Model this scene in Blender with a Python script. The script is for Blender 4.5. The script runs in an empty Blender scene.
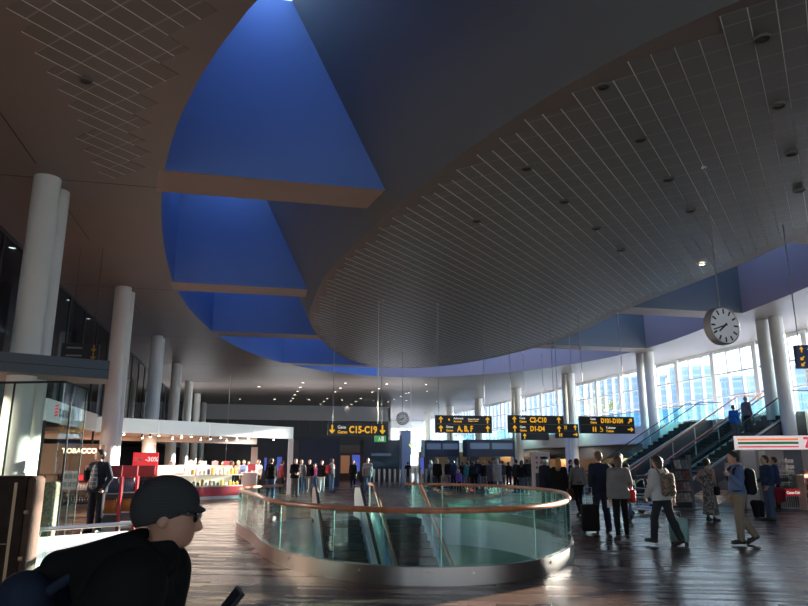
import bpy, math, random
import numpy as np
from mathutils import Vector, Matrix, Euler
from mathutils.geometry import tessellate_polygon
random.seed(7)
C = bpy.context.scene.collection
PI = math.pi
R = math.radians
# ------------------------------------------------------------------ camera model (world: x across the hall, y along it)
CAMZ, FPX, HEAD, PITCH = 1.6, 678.0, R(12.8), math.atan(160/678.0)
_fw = Vector((math.sin(HEAD)*math.cos(PITCH), math.cos(HEAD)*math.cos(PITCH), math.sin(PITCH)))
_rt = Vector((math.cos(HEAD), -math.sin(HEAD), 0))
_up = _rt.cross(_fw)
def pt(px, py, x=None, y=None, z=None):
    """a point of the hall seen at a pixel of the photo, on a plane x=, y= or z="""
    d = _fw + _rt*((px-404)/FPX) + _up*((303-py)/FPX)
    if z is not None: s = (z-CAMZ)/d.z
    elif y is not None: s = y/d.y
    else: s = x/d.x
    return Vector((0, 0, CAMZ)) + d*s
cam = bpy.data.objects.new('camera', bpy.data.cameras.new('camera')); C.objects.link(cam)
cam.location = (0, 0, CAMZ); cam.rotation_euler = (PI/2+PITCH, 0, -HEAD)
cam.data.sensor_width = 36; cam.data.lens = 36*FPX/808; cam.data.clip_end = 600; cam.data.clip_start = .05
bpy.context.scene.camera = cam
# ------------------------------------------------------------------ materials
MC = {}
def mat(name, col=(.5,.5,.5), rough=.6, metal=0, emit=0, spec=.5, coat=0, noise=0, nscale=8, bump=0):
    if name in MC: return MC[name]
    m = bpy.data.materials.new(name); m.use_nodes = True; nt = m.node_tree
    b = nt.nodes['Principled BSDF']
    c4 = (*col, 1)
    b.inputs['Base Color'].default_value = c4
    b.inputs['Roughness'].default_value = rough
    b.inputs['Metallic'].default_value = metal
    b.inputs['Specular IOR Level'].default_value = spec
    if coat: b.inputs['Coat Weight'].default_value = coat
    if emit:
        b.inputs['Emission Color'].default_value = c4; b.inputs['Emission Strength'].default_value = emit
    tc = nt.nodes.new('ShaderNodeTexCoord')
    if noise:
        n = nt.nodes.new('ShaderNodeTexNoise'); n.inputs['Scale'].default_value = nscale; n.inputs['Detail'].default_value = 3
        nt.links.new(tc.outputs['Object'], n.inputs['Vector'])
        mx = nt.nodes.new('ShaderNodeMixRGB'); mx.blend_type = 'MULTIPLY'; mx.inputs['Fac'].default_value = 1
        r = nt.nodes.new('ShaderNodeValToRGB')
        r.color_ramp.elements[0].color = (1-noise,)*3+(1,); r.color_ramp.elements[1].color = (1+noise*.5,)*3+(1,)
        r.color_ramp.elements[0].position = .3; r.color_ramp.elements[1].position = .7
        nt.links.new(n.outputs['Fac'], r.inputs['Fac']); nt.links.new(r.outputs['Color'], mx.inputs['Color2'])
        mx.inputs['Color1'].default_value = c4
        nt.links.new(mx.outputs['Color'], b.inputs['Base Color'])
        if bump:
            bp = nt.nodes.new('ShaderNodeBump'); bp.inputs['Strength'].default_value = bump
            nt.links.new(n.outputs['Fac'], bp.inputs['Height']); nt.links.new(bp.outputs['Normal'], b.inputs['Normal'])
    MC[name] = m
    return m
def glass(name, tint=(.8,.95,.92), ior=1.5, rough=.02):
    if name in MC: return MC[name]
    m = bpy.data.materials.new(name); m.use_nodes = True; nt = m.node_tree; nt.nodes.clear()
    o = nt.nodes.new('ShaderNodeOutputMaterial'); mx = nt.nodes.new('ShaderNodeMixShader')
    t = nt.nodes.new('ShaderNodeBsdfTransparent'); t.inputs['Color'].default_value = (*tint, 1)
    g = nt.nodes.new('ShaderNodeBsdfGlossy'); g.inputs['Roughness'].default_value = rough
    lw = nt.nodes.new('ShaderNodeLayerWeight'); lw.inputs['Blend'].default_value = .5
    pw = nt.nodes.new('ShaderNodeMath'); pw.operation = 'POWER'; pw.inputs[1].default_value = 5; nt.links.new(lw.outputs['Facing'], pw.inputs[0])
    f = nt.nodes.new('ShaderNodeMath'); f.operation = 'MULTIPLY_ADD'; f.inputs[1].default_value = .92; f.inputs[2].default_value = .04*(ior-.5)
    nt.links.new(pw.outputs[0], f.inputs[0])
    nt.links.new(f.outputs[0], mx.inputs[0]); nt.links.new(t.outputs[0], mx.inputs[1]); nt.links.new(g.outputs[0], mx.inputs[2])
    nt.links.new(mx.outputs[0], o.inputs[0]); MC[name] = m
    return m
def cloth(col, rough=.85):
    return mat('cloth_%02x%02x%02x' % tuple(int(max(0, min(1, v))*255) for v in col), col, rough, spec=.1, noise=.15, nscale=40)
def node_mat(name, build, rough=.5, spec=.5, metal=0):
    m = bpy.data.materials.new(name); m.use_nodes = True; nt = m.node_tree; b = nt.nodes['Principled BSDF']
    b.inputs['Roughness'].default_value = rough; b.inputs['Specular IOR Level'].default_value = spec; b.inputs['Metallic'].default_value = metal
    build(nt, b); MC[name] = m
    return m
def n_map(nt, rot=0, scale=(1,1,1), coord='Object', rotv=None):
    tc = nt.nodes.new('ShaderNodeTexCoord'); mp = nt.nodes.new('ShaderNodeMapping')
    mp.inputs['Rotation'].default_value = rotv or (0, 0, rot); mp.inputs['Scale'].default_value = scale
    nt.links.new(tc.outputs[coord], mp.inputs['Vector'])
    return mp.outputs[0]
def brick(nt, vec, c1, c2, cm, w, h, mortar, offset=.5):
    b = nt.nodes.new('ShaderNodeTexBrick'); nt.links.new(vec, b.inputs['Vector'])
    b.inputs['Color1'].default_value = (*c1, 1); b.inputs['Color2'].default_value = (*c2, 1); b.inputs['Mortar'].default_value = (*cm, 1)
    b.inputs['Scale'].default_value = 1; b.inputs['Brick Width'].default_value = w; b.inputs['Row Height'].default_value = h
    b.inputs['Mortar Size'].default_value = mortar; b.inputs['Mortar Smooth'].default_value = .1; b.offset = offset
    return b
def b_floor(nt, b):
    v = n_map(nt, R(20))
    k = brick(nt, v, (.16,.092,.064), (.062,.037,.028), (.03,.02,.016), 1.3, .13, .005)
    n = nt.nodes.new('ShaderNodeTexNoise'); n.inputs['Scale'].default_value = .8; n.inputs['Detail'].default_value = 4
    nt.links.new(v, n.inputs['Vector'])
    mx = nt.nodes.new('ShaderNodeMixRGB'); mx.blend_type = 'MULTIPLY'; mx.inputs[0].default_value = .5
    nt.links.new(k.outputs[0], mx.inputs[1]); nt.links.new(n.outputs['Color'], mx.inputs[2])
    nt.links.new(k.outputs[0], b.inputs['Base Color'])
    bw = nt.nodes.new('ShaderNodeRGBToBW'); nt.links.new(k.outputs[0], bw.inputs[0])
    r = nt.nodes.new('ShaderNodeMapRange'); r.inputs['From Min'].default_value = .025; r.inputs['From Max'].default_value = .11; r.inputs['To Min'].default_value = .36; r.inputs['To Max'].default_value = .2
    nt.links.new(bw.outputs[0], r.inputs['Value']); nt.links.new(r.outputs[0], b.inputs['Roughness'])
M_floor = node_mat('parquet', b_floor, .27, .2)
def b_panel(nt, b):
    v = n_map(nt, R(-45))
    k = brick(nt, v, (.20,.19,.178), (.188,.18,.168), (.33,.32,.305), .6, 50., .016, 0)
    nt.links.new(k.outputs[0], b.inputs['Base Color'])
M_panel = node_mat('ceiling_panel_metal', b_panel, .42, .5)
def b_slab(nt, b):
    v = n_map(nt, 0, rotv=(PI/2, 0, 0))
    k = brick(nt, v, (.085,.115,.14), (.08,.108,.132), (.02,.03,.036), 40., .27, .01, 0)
    nt.links.new(k.outputs[0], b.inputs['Base Color'])
M_slab = node_mat('grey_blue_cladding', b_slab, .5)
def b_facade(nt, b):
    v = n_map(nt, 0, rotv=(PI/2, 0, 0))
    k = brick(nt, v, (.18,.25,.34), (.20,.27,.36), (.30,.35,.40), 24., 2.1, .3, 0)
    nt.links.new(k.outputs[0], b.inputs['Base Color'])
M_facade = node_mat('blue_louvre_facade', b_facade, .5)
def b_steel(nt, b):
    n = nt.nodes.new('ShaderNodeTexNoise'); n.inputs['Scale'].default_value = 3; n.inputs['Detail'].default_value = 5
    nt.links.new(n_map(nt, 0, (1, 1, 40)), n.inputs['Vector'])
    r = nt.nodes.new('ShaderNodeMapRange'); r.inputs['To Min'].default_value = .22; r.inputs['To Max'].default_value = .42
    nt.links.new(n.outputs['Fac'], r.inputs['Value']); nt.links.new(r.outputs[0], b.inputs['Roughness'])
    b.inputs['Base Color'].default_value = (.40,.38,.36,1)
M_steel = node_mat('brushed_steel', b_steel, .3, metal=1)
def b_plaid(nt, b):
    k = brick(nt, n_map(nt, 0, rotv=(PI/2, 0, 0)), (.16,.17,.18), (.09,.095,.105), (.35,.36,.37), .09, .09, .01, 0)
    nt.links.new(k.outputs[0], b.inputs['Base Color'])
M_plaid = node_mat('plaid_cloth', b_plaid, .85)
def b_floral(cols, sc):
    def f(nt, b):
        vo = nt.nodes.new('ShaderNodeTexVoronoi'); vo.inputs['Scale'].default_value = sc
        nt.links.new(n_map(nt), vo.inputs['Vector'])
        r = nt.nodes.new('ShaderNodeValToRGB'); r.color_ramp.interpolation = 'CONSTANT'
        el = r.color_ramp.elements
        while len(el) < len(cols): el.new(.5)
        for i, c in enumerate(cols): el[i].position = i/len(cols); el[i].color = (*c, 1)
        nt.links.new(vo.outputs['Color'], r.inputs['Fac']); nt.links.new(r.outputs[0], b.inputs['Base Color'])
    return f
M_dress = node_mat('grey_print_dress', b_floral([(.10,.11,.12),(.26,.27,.28),(.06,.07,.08),(.18,.2,.2)], 22), .8)
M_floral = node_mat('floral_fabric', b_floral([(.16,.09,.07),(.3,.16,.12),(.08,.1,.07),(.24,.19,.15)], 24), .8)
def b_knit(nt, b):
    w = nt.nodes.new('ShaderNodeTexWave'); w.inputs['Scale'].default_value = 60; w.inputs['Distortion'].default_value = 1.5
    w.bands_direction = 'Z'
    nt.links.new(n_map(nt), w.inputs['Vector'])
    r = nt.nodes.new('ShaderNodeValToRGB'); r.color_ramp.elements[0].color = (.026,.028,.031,1); r.color_ramp.elements[1].color = (.046,.05,.054,1)
    nt.links.new(w.outputs['Fac'], r.inputs['Fac']); nt.links.new(r.outputs[0], b.inputs['Base Color'])
    bp = nt.nodes.new('ShaderNodeBump'); bp.inputs['Strength'].default_value = .2; bp.inputs['Distance'].default_value = .004
    nt.links.new(w.outputs['Fac'], bp.inputs['Height']); nt.links.new(bp.outputs['Normal'], b.inputs['Normal'])
M_knit = node_mat('grey_knit', b_knit, .95, .15)
M_ceil = mat('ceiling_plaster', (.265,.228,.207), .45, noise=.05, nscale=.4)
M_isle = mat('island_plaster', (.215,.18,.16), .5)
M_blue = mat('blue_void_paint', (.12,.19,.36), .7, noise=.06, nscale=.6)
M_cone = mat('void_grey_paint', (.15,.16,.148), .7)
M_beam = mat('beam_soffit', (.43,.33,.28), .6)
M_col = mat('column_paint', (.88,.88,.82), .42, noise=.04, nscale=1)
M_white = mat('white_paint', (.8,.81,.8), .45)
M_offw = mat('off_white', (.55,.56,.56), .5)
M_dark = mat('dark_wall', (.034,.042,.058), .4)
M_navy = mat('navy_panel', (.012,.022,.05), .45)
M_black = mat('black_plastic', (.012,.012,.014), .35)
M_rubber = mat('black_rubber', (.015,.015,.016), .5)
M_alu = mat('aluminium', (.72,.72,.7), .3, 1)
M_rod = mat('rod_grey', (.34,.35,.35), .5)
M_joint = mat('joint_strip', (.95,.94,.92), .4)
M_wood = mat('handrail_wood', (.50,.19,.08), .32, coat=.4, noise=.3, nscale=6)
M_oak = mat('orange_wood_panel', (.5,.24,.09), .5, noise=.15, nscale=3)
M_glass = glass('well_glass', (.79,.935,.92))
M_gl2 = glass('clear_glass', (.86,.95,.93))
M_glt = glass('teal_glass', (.80,.935,.94))
M_gld = glass('dark_glass', (.35,.42,.48), 1.8)
M_win = glass('window_glass', (.93,.97,.99))
M_sign = mat('sign_black', (.008,.011,.018), .35)
M_yel = mat('sign_yellow', (1.0,.50,.02), .5, emit=.55)
M_wlet = mat('sign_white', (.9,.9,.88), .5, emit=.45)
M_lamp = mat('lamp_glow', (1.0,.86,.66), .5, emit=9)
M_lampoff = mat('lamp_glass', (.1,.1,.1), .2)
M_red = mat('red_lacquer', (.62,.02,.03), .4)
M_redlit = mat('red_lightbox', (.8,.02,.035), .4, emit=.5)
M_skin = mat('skin', (.52,.30,.21), .55, noise=.06, nscale=20)
M_skin2 = mat('skin_tan', (.40,.22,.15), .55, noise=.06, nscale=20)
M_hair = [mat('hair_dark', (.02,.014,.01), .5), mat('hair_brown', (.09,.05,.028), .5), mat('hair_blond', (.42,.24,.10), .5), mat('hair_grey', (.35,.33,.3), .6)]
M_shoe = mat('shoe_leather', (.02,.018,.016), .4)
M_pshop = mat('shop_wall', (.62,.42,.31), .6)
M_brown = mat('brown_portal', (.22,.11,.065), .5)
M_lit = mat('shelf_light', (1,.85,.7), .5, emit=2.5)
# ------------------------------------------------------------------ mesh builder
class MB:
    def __init__(s): s.v = []; s.f = []; s.m = []; s.sm = []
    def add(s, vs, fs, mi=0, smooth=False):
        o = len(s.v); s.v += [tuple(v) for v in vs]
        for f in fs: s.f.append(tuple(i+o for i in f)); s.m.append(mi); s.sm.append(smooth)
        return s
    def box(s, c, d, rz=0, mi=0, M=None):
        hx, hy, hz = d[0]/2, d[1]/2, d[2]/2
        vs = [Vector((sx*hx, sy*hy, sz*hz)) for sz in (-1,1) for sy in (-1,1) for sx in (-1,1)]
        if M is None: M = Matrix.Rotation(rz, 3, 'Z')
        return s.add([M@v+Vector(c) for v in vs], [(0,2,3,1),(4,5,7,6),(0,1,5,4),(2,6,7,3),(0,4,6,2),(1,3,7,5)], mi)
    def b2(s, a, b, mi=0):
        return s.box([(a[i]+b[i])/2 for i in range(3)], [abs(b[i]-a[i]) for i in range(3)], 0, mi)
    def rbox(s, c, d, r=.02, rz=0, mi=0, n=3):
        # box with rounded vertical and horizontal edges (superellipse stack)
        hx, hy, hz = d[0]/2, d[1]/2, d[2]/2; r = min(r, hx, hy, hz)
        M = Matrix.Rotation(rz, 3, 'Z'); rings = []
        prof = [(-hz+r-r*math.cos(t), r-r*math.sin(t)) for t in [PI/2*i/n for i in range(n+1)]]
        prof = prof + [(-z, q) for z, q in reversed(prof)]
        for z, q in prof:
            ring = []
            for cx, cy, a0 in ((hx-r, hy-r, 0), (-hx+r, hy-r, PI/2), (-hx+r, -hy+r, PI), (hx-r, -hy+r, 3*PI/2)):
                for i in range(n+1):
                    t = a0+PI/2*i/n; ring.append(M@Vector((cx+(r-q)*math.cos(t), cy+(r-q)*math.sin(t), z))+Vector(c))
            rings.append(ring)
        k = len(rings[0]); vs = [v for rg in rings for v in rg]; fs = []
        for j in range(len(rings)-1):
            for i in range(k): fs.append((j*k+i, j*k+(i+1)%k, (j+1)*k+(i+1)%k, (j+1)*k+i))
        fs.append(tuple(reversed(range(k)))); fs.append(tuple(range((len(rings)-1)*k, len(rings)*k)))
        return s.add(vs, fs, mi, True)
    def tube(s, path, r, seg=10, mi=0, closed=False, cap=True, flat=1.0):
        path = [Vector(p) for p in path]; n = len(path); vs = []; fs = []
        rr = r if isinstance(r, (list, tuple)) else [r]*n
        for i, p in enumerate(path):
            a = path[(i-1) % n] if (closed or i > 0) else p; b = path[(i+1) % n] if (closed or i < n-1) else p
            d = (b-a).normalized(); h = Vector((0, 0, 1)) if abs(d.z) < .95 else Vector((0, 1, 0))
            u = d.cross(h).normalized(); w = u.cross(d)
            for k in range(seg):
                t = 2*PI*k/seg; vs.append(p+u*(rr[i]*math.cos(t))+w*(rr[i]*flat*math.sin(t)))
        for i in range(n if closed else n-1):
            j = (i+1) % n
            for k in range(seg): fs.append((i*seg+k, i*seg+(k+1) % seg, j*seg+(k+1) % seg, j*seg+k))
        s.add(vs, fs, mi, True)
        if cap and not closed:
            s.add(vs[:seg], [tuple(reversed(range(seg)))], mi); s.add(vs[-seg:], [tuple(range(seg))], mi)
        return s
    def lathe(s, prof, c=(0,0,0), seg=16, mi=0, smooth=True):
        vs = []; fs = []; n = len(prof)
        for r, z in prof:
            for k in range(seg): t = 2*PI*k/seg; vs.append((c[0]+r*math.cos(t), c[1]+r*math.sin(t), c[2]+z))
        for i in range(n-1):
            for k in range(seg): fs.append((i*seg+k, i*seg+(k+1) % seg, (i+1)*seg+(k+1) % seg, (i+1)*seg+k))
        return s.add(vs, fs, mi, smooth)
    def prism(s, poly, z0, z1, mi=0, mside=None, top=True, bot=True):
        n = len(poly); vs = [(p[0], p[1], z0) for p in poly]+[(p[0], p[1], z1) for p in poly]
        ms = mi if mside is None else mside
        s.add(vs, [(i, (i+1) % n, n+(i+1) % n, n+i) for i in range(n)], ms)
        if bot: s.add(vs[:n], [tuple(reversed(range(n)))], mi)
        if top: s.add(vs[n:], [tuple(range(n))], mi)
        return s
    def extr(s, poly, d, mi=0):
        """closed 3D polygon pushed along d"""
        n = len(poly); d = Vector(d); a = [Vector(p) for p in poly]; b = [p+d for p in a]
        s.add(a+b, [(i, (i+1) % n, n+(i+1) % n, n+i) for i in range(n)], mi)
        return s.add(a, [tuple(reversed(range(n)))], mi).add(b, [tuple(range(n))], mi)
    def mesh(s, name, off=None):
        me = bpy.data.meshes.new(name)
        v = s.v if off is None else [(a[0]-off[0], a[1]-off[1], a[2]-off[2]) for a in s.v]
        me.from_pydata(v, [], s.f); me.polygons.foreach_set('material_index', s.m); me.polygons.foreach_set('use_smooth', s.sm)
        me.update()
        import bmesh
        bm = bmesh.new(); bm.from_mesh(me); bmesh.ops.recalc_face_normals(bm, faces=bm.faces); bm.to_mesh(me); bm.free()
        return me
LOC = {}
def tag(o, label=None, cat=None, group=None, kind=None):
    if label: o['label'] = label
    if cat: o['category'] = cat
    if group: o['group'] = group
    if kind: o['kind'] = kind
    return o
def thing(name, label, cat, loc, group=None, rz=0):
    o = bpy.data.objects.new(name, None); C.objects.link(o); o.location = loc; o.rotation_euler.z = rz; o.empty_display_size = .1
    LOC[o] = Vector(loc)
    return tag(o, label, cat, group)
def obj(name, mb, mats, parent=None, local=False, label=None, cat=None, group=None, kind=None, base=None):
    """mb in world coordinates (unless local); parented objects are re-based on their root"""
    if not isinstance(mats, (list, tuple)): mats = [mats]
    off = None; loc = (0, 0, 0)
    if parent is not None and not local: off = LOC[parent]
    elif parent is None and base is not None and not local: off = Vector(base); loc = base
    elif parent is None and local: loc = base or (0, 0, 0)
    me = mb.mesh(name, off) if isinstance(mb, MB) else mb
    if isinstance(mb, MB):
        for m in mats: me.materials.append(m)
    o = bpy.data.objects.new(name, me); C.objects.link(o); o.location = loc
    if parent is not None:
        o.parent = parent; LOC[o] = LOC.get(parent, Vector((0, 0, 0)))
    else: LOC[o] = Vector(loc)
    return tag(o, label, cat, group, kind)
def struct(name, mb, mats, label=None): return obj(name, mb, mats, kind='structure', label=label)
def copy_tree(o, loc=None, rz=None, label=None, parent=None):
    c = o.copy(); C.objects.link(c); c.parent = parent
    if loc is not None: c.location = loc; LOC[c] = Vector(loc)
    if rz is not None: c.rotation_euler.z = rz
    if label: c['label'] = label
    for ch in list(o.children): copy_tree(ch, parent=c)
    return c
def text_mb(txt, size, origin, right=(1,0,0), up=(0,0,1), depth=.012, align='LEFT', bold=.0, mi=0):
    cu = bpy.data.curves.new('t', 'FONT'); cu.body = txt; cu.size = size; cu.align_x = align; cu.extrude = depth/2; cu.offset = bold; cu.resolution_u = 3
    o = bpy.data.objects.new('t', cu); C.objects.link(o)
    me = o.to_mesh(); r = Vector(right); u = Vector(up); n = r.cross(u); mb = MB()
    mb.add([Vector(origin)+r*v.co.x+u*v.co.y+n*v.co.z for v in me.vertices], [tuple(p.vertices) for p in me.polygons], mi)
    o.to_mesh_clear(); bpy.data.objects.remove(o); bpy.data.curves.remove(cu)
    return mb
# ------------------------------------------------------------------ plan outlines (radius every 5 degrees about a centre)
VOID = ((10.04,29.97), [13.02,13.26,13.6,14.04,14.57,15.17,15.85,16.59,17.39,18.25,19.17,20.15,21.17,22.2,23.17,23.96,24.47,24.59,24.31,23.67,22.78,21.75,20.66,19.58,18.54,17.56,16.67,15.87,15.17,14.58,14.08,13.69,13.4,13.2,13.08,13.05,13.08,13.19,13.37,13.63,13.98,14.44,15.02,15.75,16.64,17.71,18.96,20.38,21.91,23.47,24.92,26.07,26.73,26.79,26.23,25.17,23.81,22.32,20.84,19.46,18.22,17.13,16.2,15.4,14.73,14.17,13.71,13.35,13.08,12.91,12.85,12.88])
ISLE = ((10.06,27.98), [6.8,6.88,7.01,7.21,7.48,7.82,8.25,8.78,9.41,10.17,11.08,12.16,13.42,14.89,16.56,18.35,20.01,21.11,21.22,20.24,18.56,16.7,14.98,13.52,12.32,11.35,10.56,9.92,9.38,8.93,8.56,8.24,7.99,7.79,7.65,7.57,7.55,7.58,7.66,7.8,7.99,8.23,8.53,8.89,9.35,9.91,10.62,11.52,12.66,14.09,15.85,17.88,19.96,21.61,22.27,21.69,20.18,18.27,16.33,14.56,13.01,11.69,10.58,9.65,8.89,8.27,7.78,7.41,7.13,6.94,6.83,6.78])
WELL = ((3.45,16.20), [3.7,3.74,3.8,3.89,3.99,4.11,4.24,4.38,4.51,4.64,4.75,4.86,4.96,5.04,5.12,5.19,5.24,5.27,5.28,5.27,5.24,5.19,5.12,5.04,4.94,4.82,4.69,4.54,4.38,4.22,4.05,3.9,3.76,3.63,3.53,3.44,3.38,3.35,3.34,3.36,3.41,3.5,3.63,3.8,4.02,4.3,4.62,5.0,5.41,5.84,6.25,6.59,6.82,6.88,6.78,6.54,6.2,5.81,5.43,5.08,4.78,4.52,4.31,4.15,4.02,3.92,3.84,3.77,3.72,3.69,3.67,3.67])
def rad(tab, ang):
    t = (ang % (2*PI))/R(5); i = int(t); f = t-i; n = len(tab)
    p0, p1, p2, p3 = tab[(i-1) % n], tab[i % n], tab[(i+1) % n], tab[(i+2) % n]
    return .5*(2*p1+(p2-p0)*f+(2*p0-5*p1+4*p2-p3)*f*f+(3*p1-p0-3*p2+p3)*f**3)
def ring(cv, n=160, off=0.0, a0=0, a1=2*PI, closed=True):
    (cx, cy), tab = cv; P = []
    for i in range(n):
        a = a0+(a1-a0)*i/(n if closed else n-1); r = rad(tab, a)
        P.append(Vector((cx+r*math.cos(a), cy+r*math.sin(a))))
    if off:
        Q = []
        for i, p in enumerate(P):
            t = (P[(i+1) % n]-P[i-1]) if closed else (P[min(i+1, n-1)]-P[max(i-1, 0)])
            Q.append(p+Vector((t.y, -t.x)).normalized()*off)
        P = Q
    return P
def holed(outer, inner, z, flip=False):
    loops = [[Vector((p[0], p[1], 0)) for p in outer], [Vector((p[0], p[1], 0)) for p in inner]]
    tri = tessellate_polygon(loops); vs = [(p.x, p.y, z) for l in loops for p in l]
    return vs, [tuple(t) for t in tri]
H, ZI = 8.5, 8.02          # ceiling and island heights
ISLE = ((ISLE[0][0]*.93, ISLE[0][1]*.93), [r*.93 for r in ISLE[1]])
# ------------------------------------------------------------------ floor, ceiling, void, island
X0, X1, Y0, Y1 = -22., 28.9, -14., 116.
mb = MB(); well = ring(WELL, 120)
mb.add(*holed([(X0,Y0),(X1,Y0),(X1,Y1),(X0,Y1)], well, 0), 0)
n = len(well)
mb.add([(p.x,p.y,0) for p in well]+[(p.x,p.y,-.75) for p in well], [(i,(i+1) % n, n+(i+1) % n, n+i) for i in range(n)], 1)
struct('floor', mb, [M_floor, M_white], 'glossy dark wood parquet floor of the hall')
VR = ring(VOID, 160); IR = ring(ISLE, 160)
mb = MB().add(*holed([(X0,Y0),(X1,Y0),(X1,Y1),(X0,Y1)], VR, H), 0)
# open joints across the ceiling at each column
struct('ceiling', mb, M_ceil, 'grey brown plaster ceiling around the oval opening')
mb = MB(); n = len(VR)
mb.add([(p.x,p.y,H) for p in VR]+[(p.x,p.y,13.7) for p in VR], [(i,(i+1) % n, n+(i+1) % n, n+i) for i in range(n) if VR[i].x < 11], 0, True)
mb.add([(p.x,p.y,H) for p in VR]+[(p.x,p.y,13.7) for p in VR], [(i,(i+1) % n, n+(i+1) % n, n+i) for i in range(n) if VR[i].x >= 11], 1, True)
struct('wall_void', mb, [M_blue, mat('void_window_tint', (.38,.29,.27), .7)], 'curved wall rising around the oval ceiling opening')  # right half recoloured: window light put into the wall colour
IT = ring(ISLE, 160, 2.78)
mb = MB(); n = len(IR)
mb.add([(p.x,p.y,ZI) for p in IR]+[(p.x,p.y,13.7) for p in IT], [(i,(i+1) % n, n+(i+1) % n, n+i) for i in range(n)], 0, True)
mb.add([(p.x,p.y,ZI) for p in IR], [tuple(range(n))], 1)
struct('ceiling_island', mb, [M_cone, M_isle], 'large oval ceiling island with leaning sides')
# skylight above the void: roof with a glazed slot
mb = MB(); S0 = ring(VOID, 160, -1.1)
mb.add([(p.x,p.y,13.7) for p in VR]+[(p.x,p.y,13.7) for p in S0], [(i,(i+1) % n, n+(i+1) % n, n+i) for i in range(n)], 0)
struct('roof_slab', mb, M_cone, 'roof edge beside the skylight slot')
obj('skylight', MB().add([(p.x,p.y,13.69) for p in S0]+[(p.x,p.y,13.69) for p in IT], [(i,(i+1) % n, n+(i+1) % n, n+i) for i in range(n)], 0), glass('blue_skylight', (.62,.74,.93)), kind='structure', label='blue tinted skylight over the oval opening')  # blue tint added to colour the daylight inside the void
def xcross(cv, y, side):
    best = None; P = ring(cv, 720)
    for i in range(720):
        a, b = P[i], P[(i+1) % 720]
        if (a.y-y)*(b.y-y) <= 0 and a.y != b.y:
            x = a.x+(b.x-a.x)*(y-a.y)/(b.y-a.y)
            if best is None or (x < best if side < 0 else x > best): best = x
    return best
names = ['nearest', 'second', 'third', 'farthest']
for i, (ya, yb) in enumerate(((16.15,17.55),(27.0,28.35),(37.1,38.5),(48.3,49.3))):
    for s in (-1, 1):
        if s > 0 and i == 3: continue
        xo0, xo1 = xcross(VOID, ya, s), xcross(VOID, yb, s); xi0, xi1 = [(xcross(ISLE, q, s) or 10.06) if q < 47 else 10.06 for q in (ya, yb)]
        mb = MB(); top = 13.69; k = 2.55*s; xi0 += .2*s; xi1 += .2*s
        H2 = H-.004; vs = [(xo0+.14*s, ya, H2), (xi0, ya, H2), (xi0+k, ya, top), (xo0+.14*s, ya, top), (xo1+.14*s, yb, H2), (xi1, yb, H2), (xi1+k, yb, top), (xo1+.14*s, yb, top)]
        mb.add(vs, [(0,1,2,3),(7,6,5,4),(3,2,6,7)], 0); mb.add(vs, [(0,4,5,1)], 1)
        struct('ceiling_beam', mb, [M_blue if s < 0 else M_cone, M_beam], '%s deep beam crossing the %s side of the oval opening' % (names[i], 'left' if s < 0 else 'right'))  # right beams greyed, window light put into their colour
# panel fields at 45 degrees with bright joints
def inside_interval(poly, s):
    """poly in (t along d, s across) ; t-range at s"""
    ts = []
    for i in range(len(poly)):
        a, b = poly[i], poly[(i+1) % len(poly)]
        if (a[1]-s)*(b[1]-s) < 0: ts.append(a[0]+(b[0]-a[0])*(s-a[1])/(b[1]-a[1]))
    ts.sort()
    return (ts[0], ts[-1]) if len(ts) >= 2 else None
Q2 = math.sqrt(.5)
def panel_field(poly, z, w, quant, phase=0):
    pp = [((p[0]+p[1])*Q2, (p[0]-p[1])*Q2) for p in poly]
    s0, s1 = min(p[1] for p in pp), max(p[1] for p in pp)
    pan, jo = MB(), MB(); k = math.floor(s0/w)
    def q(t, s): return ((t+s)*Q2, (t-s)*Q2)
    while k*w < s1:
        iv = [inside_interval(pp, (k+e)*w) for e in (.02, .5, .98)]
        if all(iv):
            a = max(v[0] for v in iv); b = min(v[1] for v in iv)
            a = math.ceil(a/quant)*quant; b = math.floor(b/quant)*quant
            if b-a > .3:
                g = .014
                P = [q(a, k*w+g), q(b, k*w+g), q(b, (k+1)*w-g), q(a, (k+1)*w-g)]
                pan.prism(P, z-.014, z-.002)
                P = [q(a, k*w-.007), q(b, k*w-.007), q(b, k*w+.007), q(a, k*w+.007)]
                jo.prism(P, z-.017, z-.003)
        k += 1
    return pan, jo
pan, jo = panel_field(ring(ISLE, 240, -.14), ZI, .363, .45)
o = struct('ceiling_panels', pan, M_panel, 'stepped field of narrow metal panels under the oval island')
obj('joint_strip', jo, M_joint, o, label='thin pale joint strips between the panels')
rv = [p for p in ring(VOID, 400, .32) if p.y < 17.2 and p.x < 1.5 and p.y > 5]
rv.sort(key=lambda p: p.y)
poly = [(p.x, p.y) for p in rv]+[(-4.0, 17.0), (-4.0, 8.0), (-3.6, 5.0)]
pan, jo = panel_field(poly, H, .39, .45)
o = struct('ceiling_panels', pan, M_panel, 'stepped field of metal panels in the ceiling left of the opening')
obj('joint_strip', jo, M_joint, o, label='thin pale joint strips between the panels')
mb = MB()
for k in range(6):
    y = 17.3+11.05*k
    mb.b2((-7.4, y-.012, H-.006), ((xcross(VOID, y, -1) or 6)-.02 if y < 53 else 24, y+.012, H-.001))
mb.b2((-5.22, 6, H-.006), (-5.19, 16.4, H-.001))
for k in range(5): mb.b2((-5.22, 19.2+11.05*k, H-.006), (-5.19, 22.3+11.05*k, H-.001))
struct('trim_1', mb, M_dark, 'dark expansion joints in the ceiling')
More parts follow.
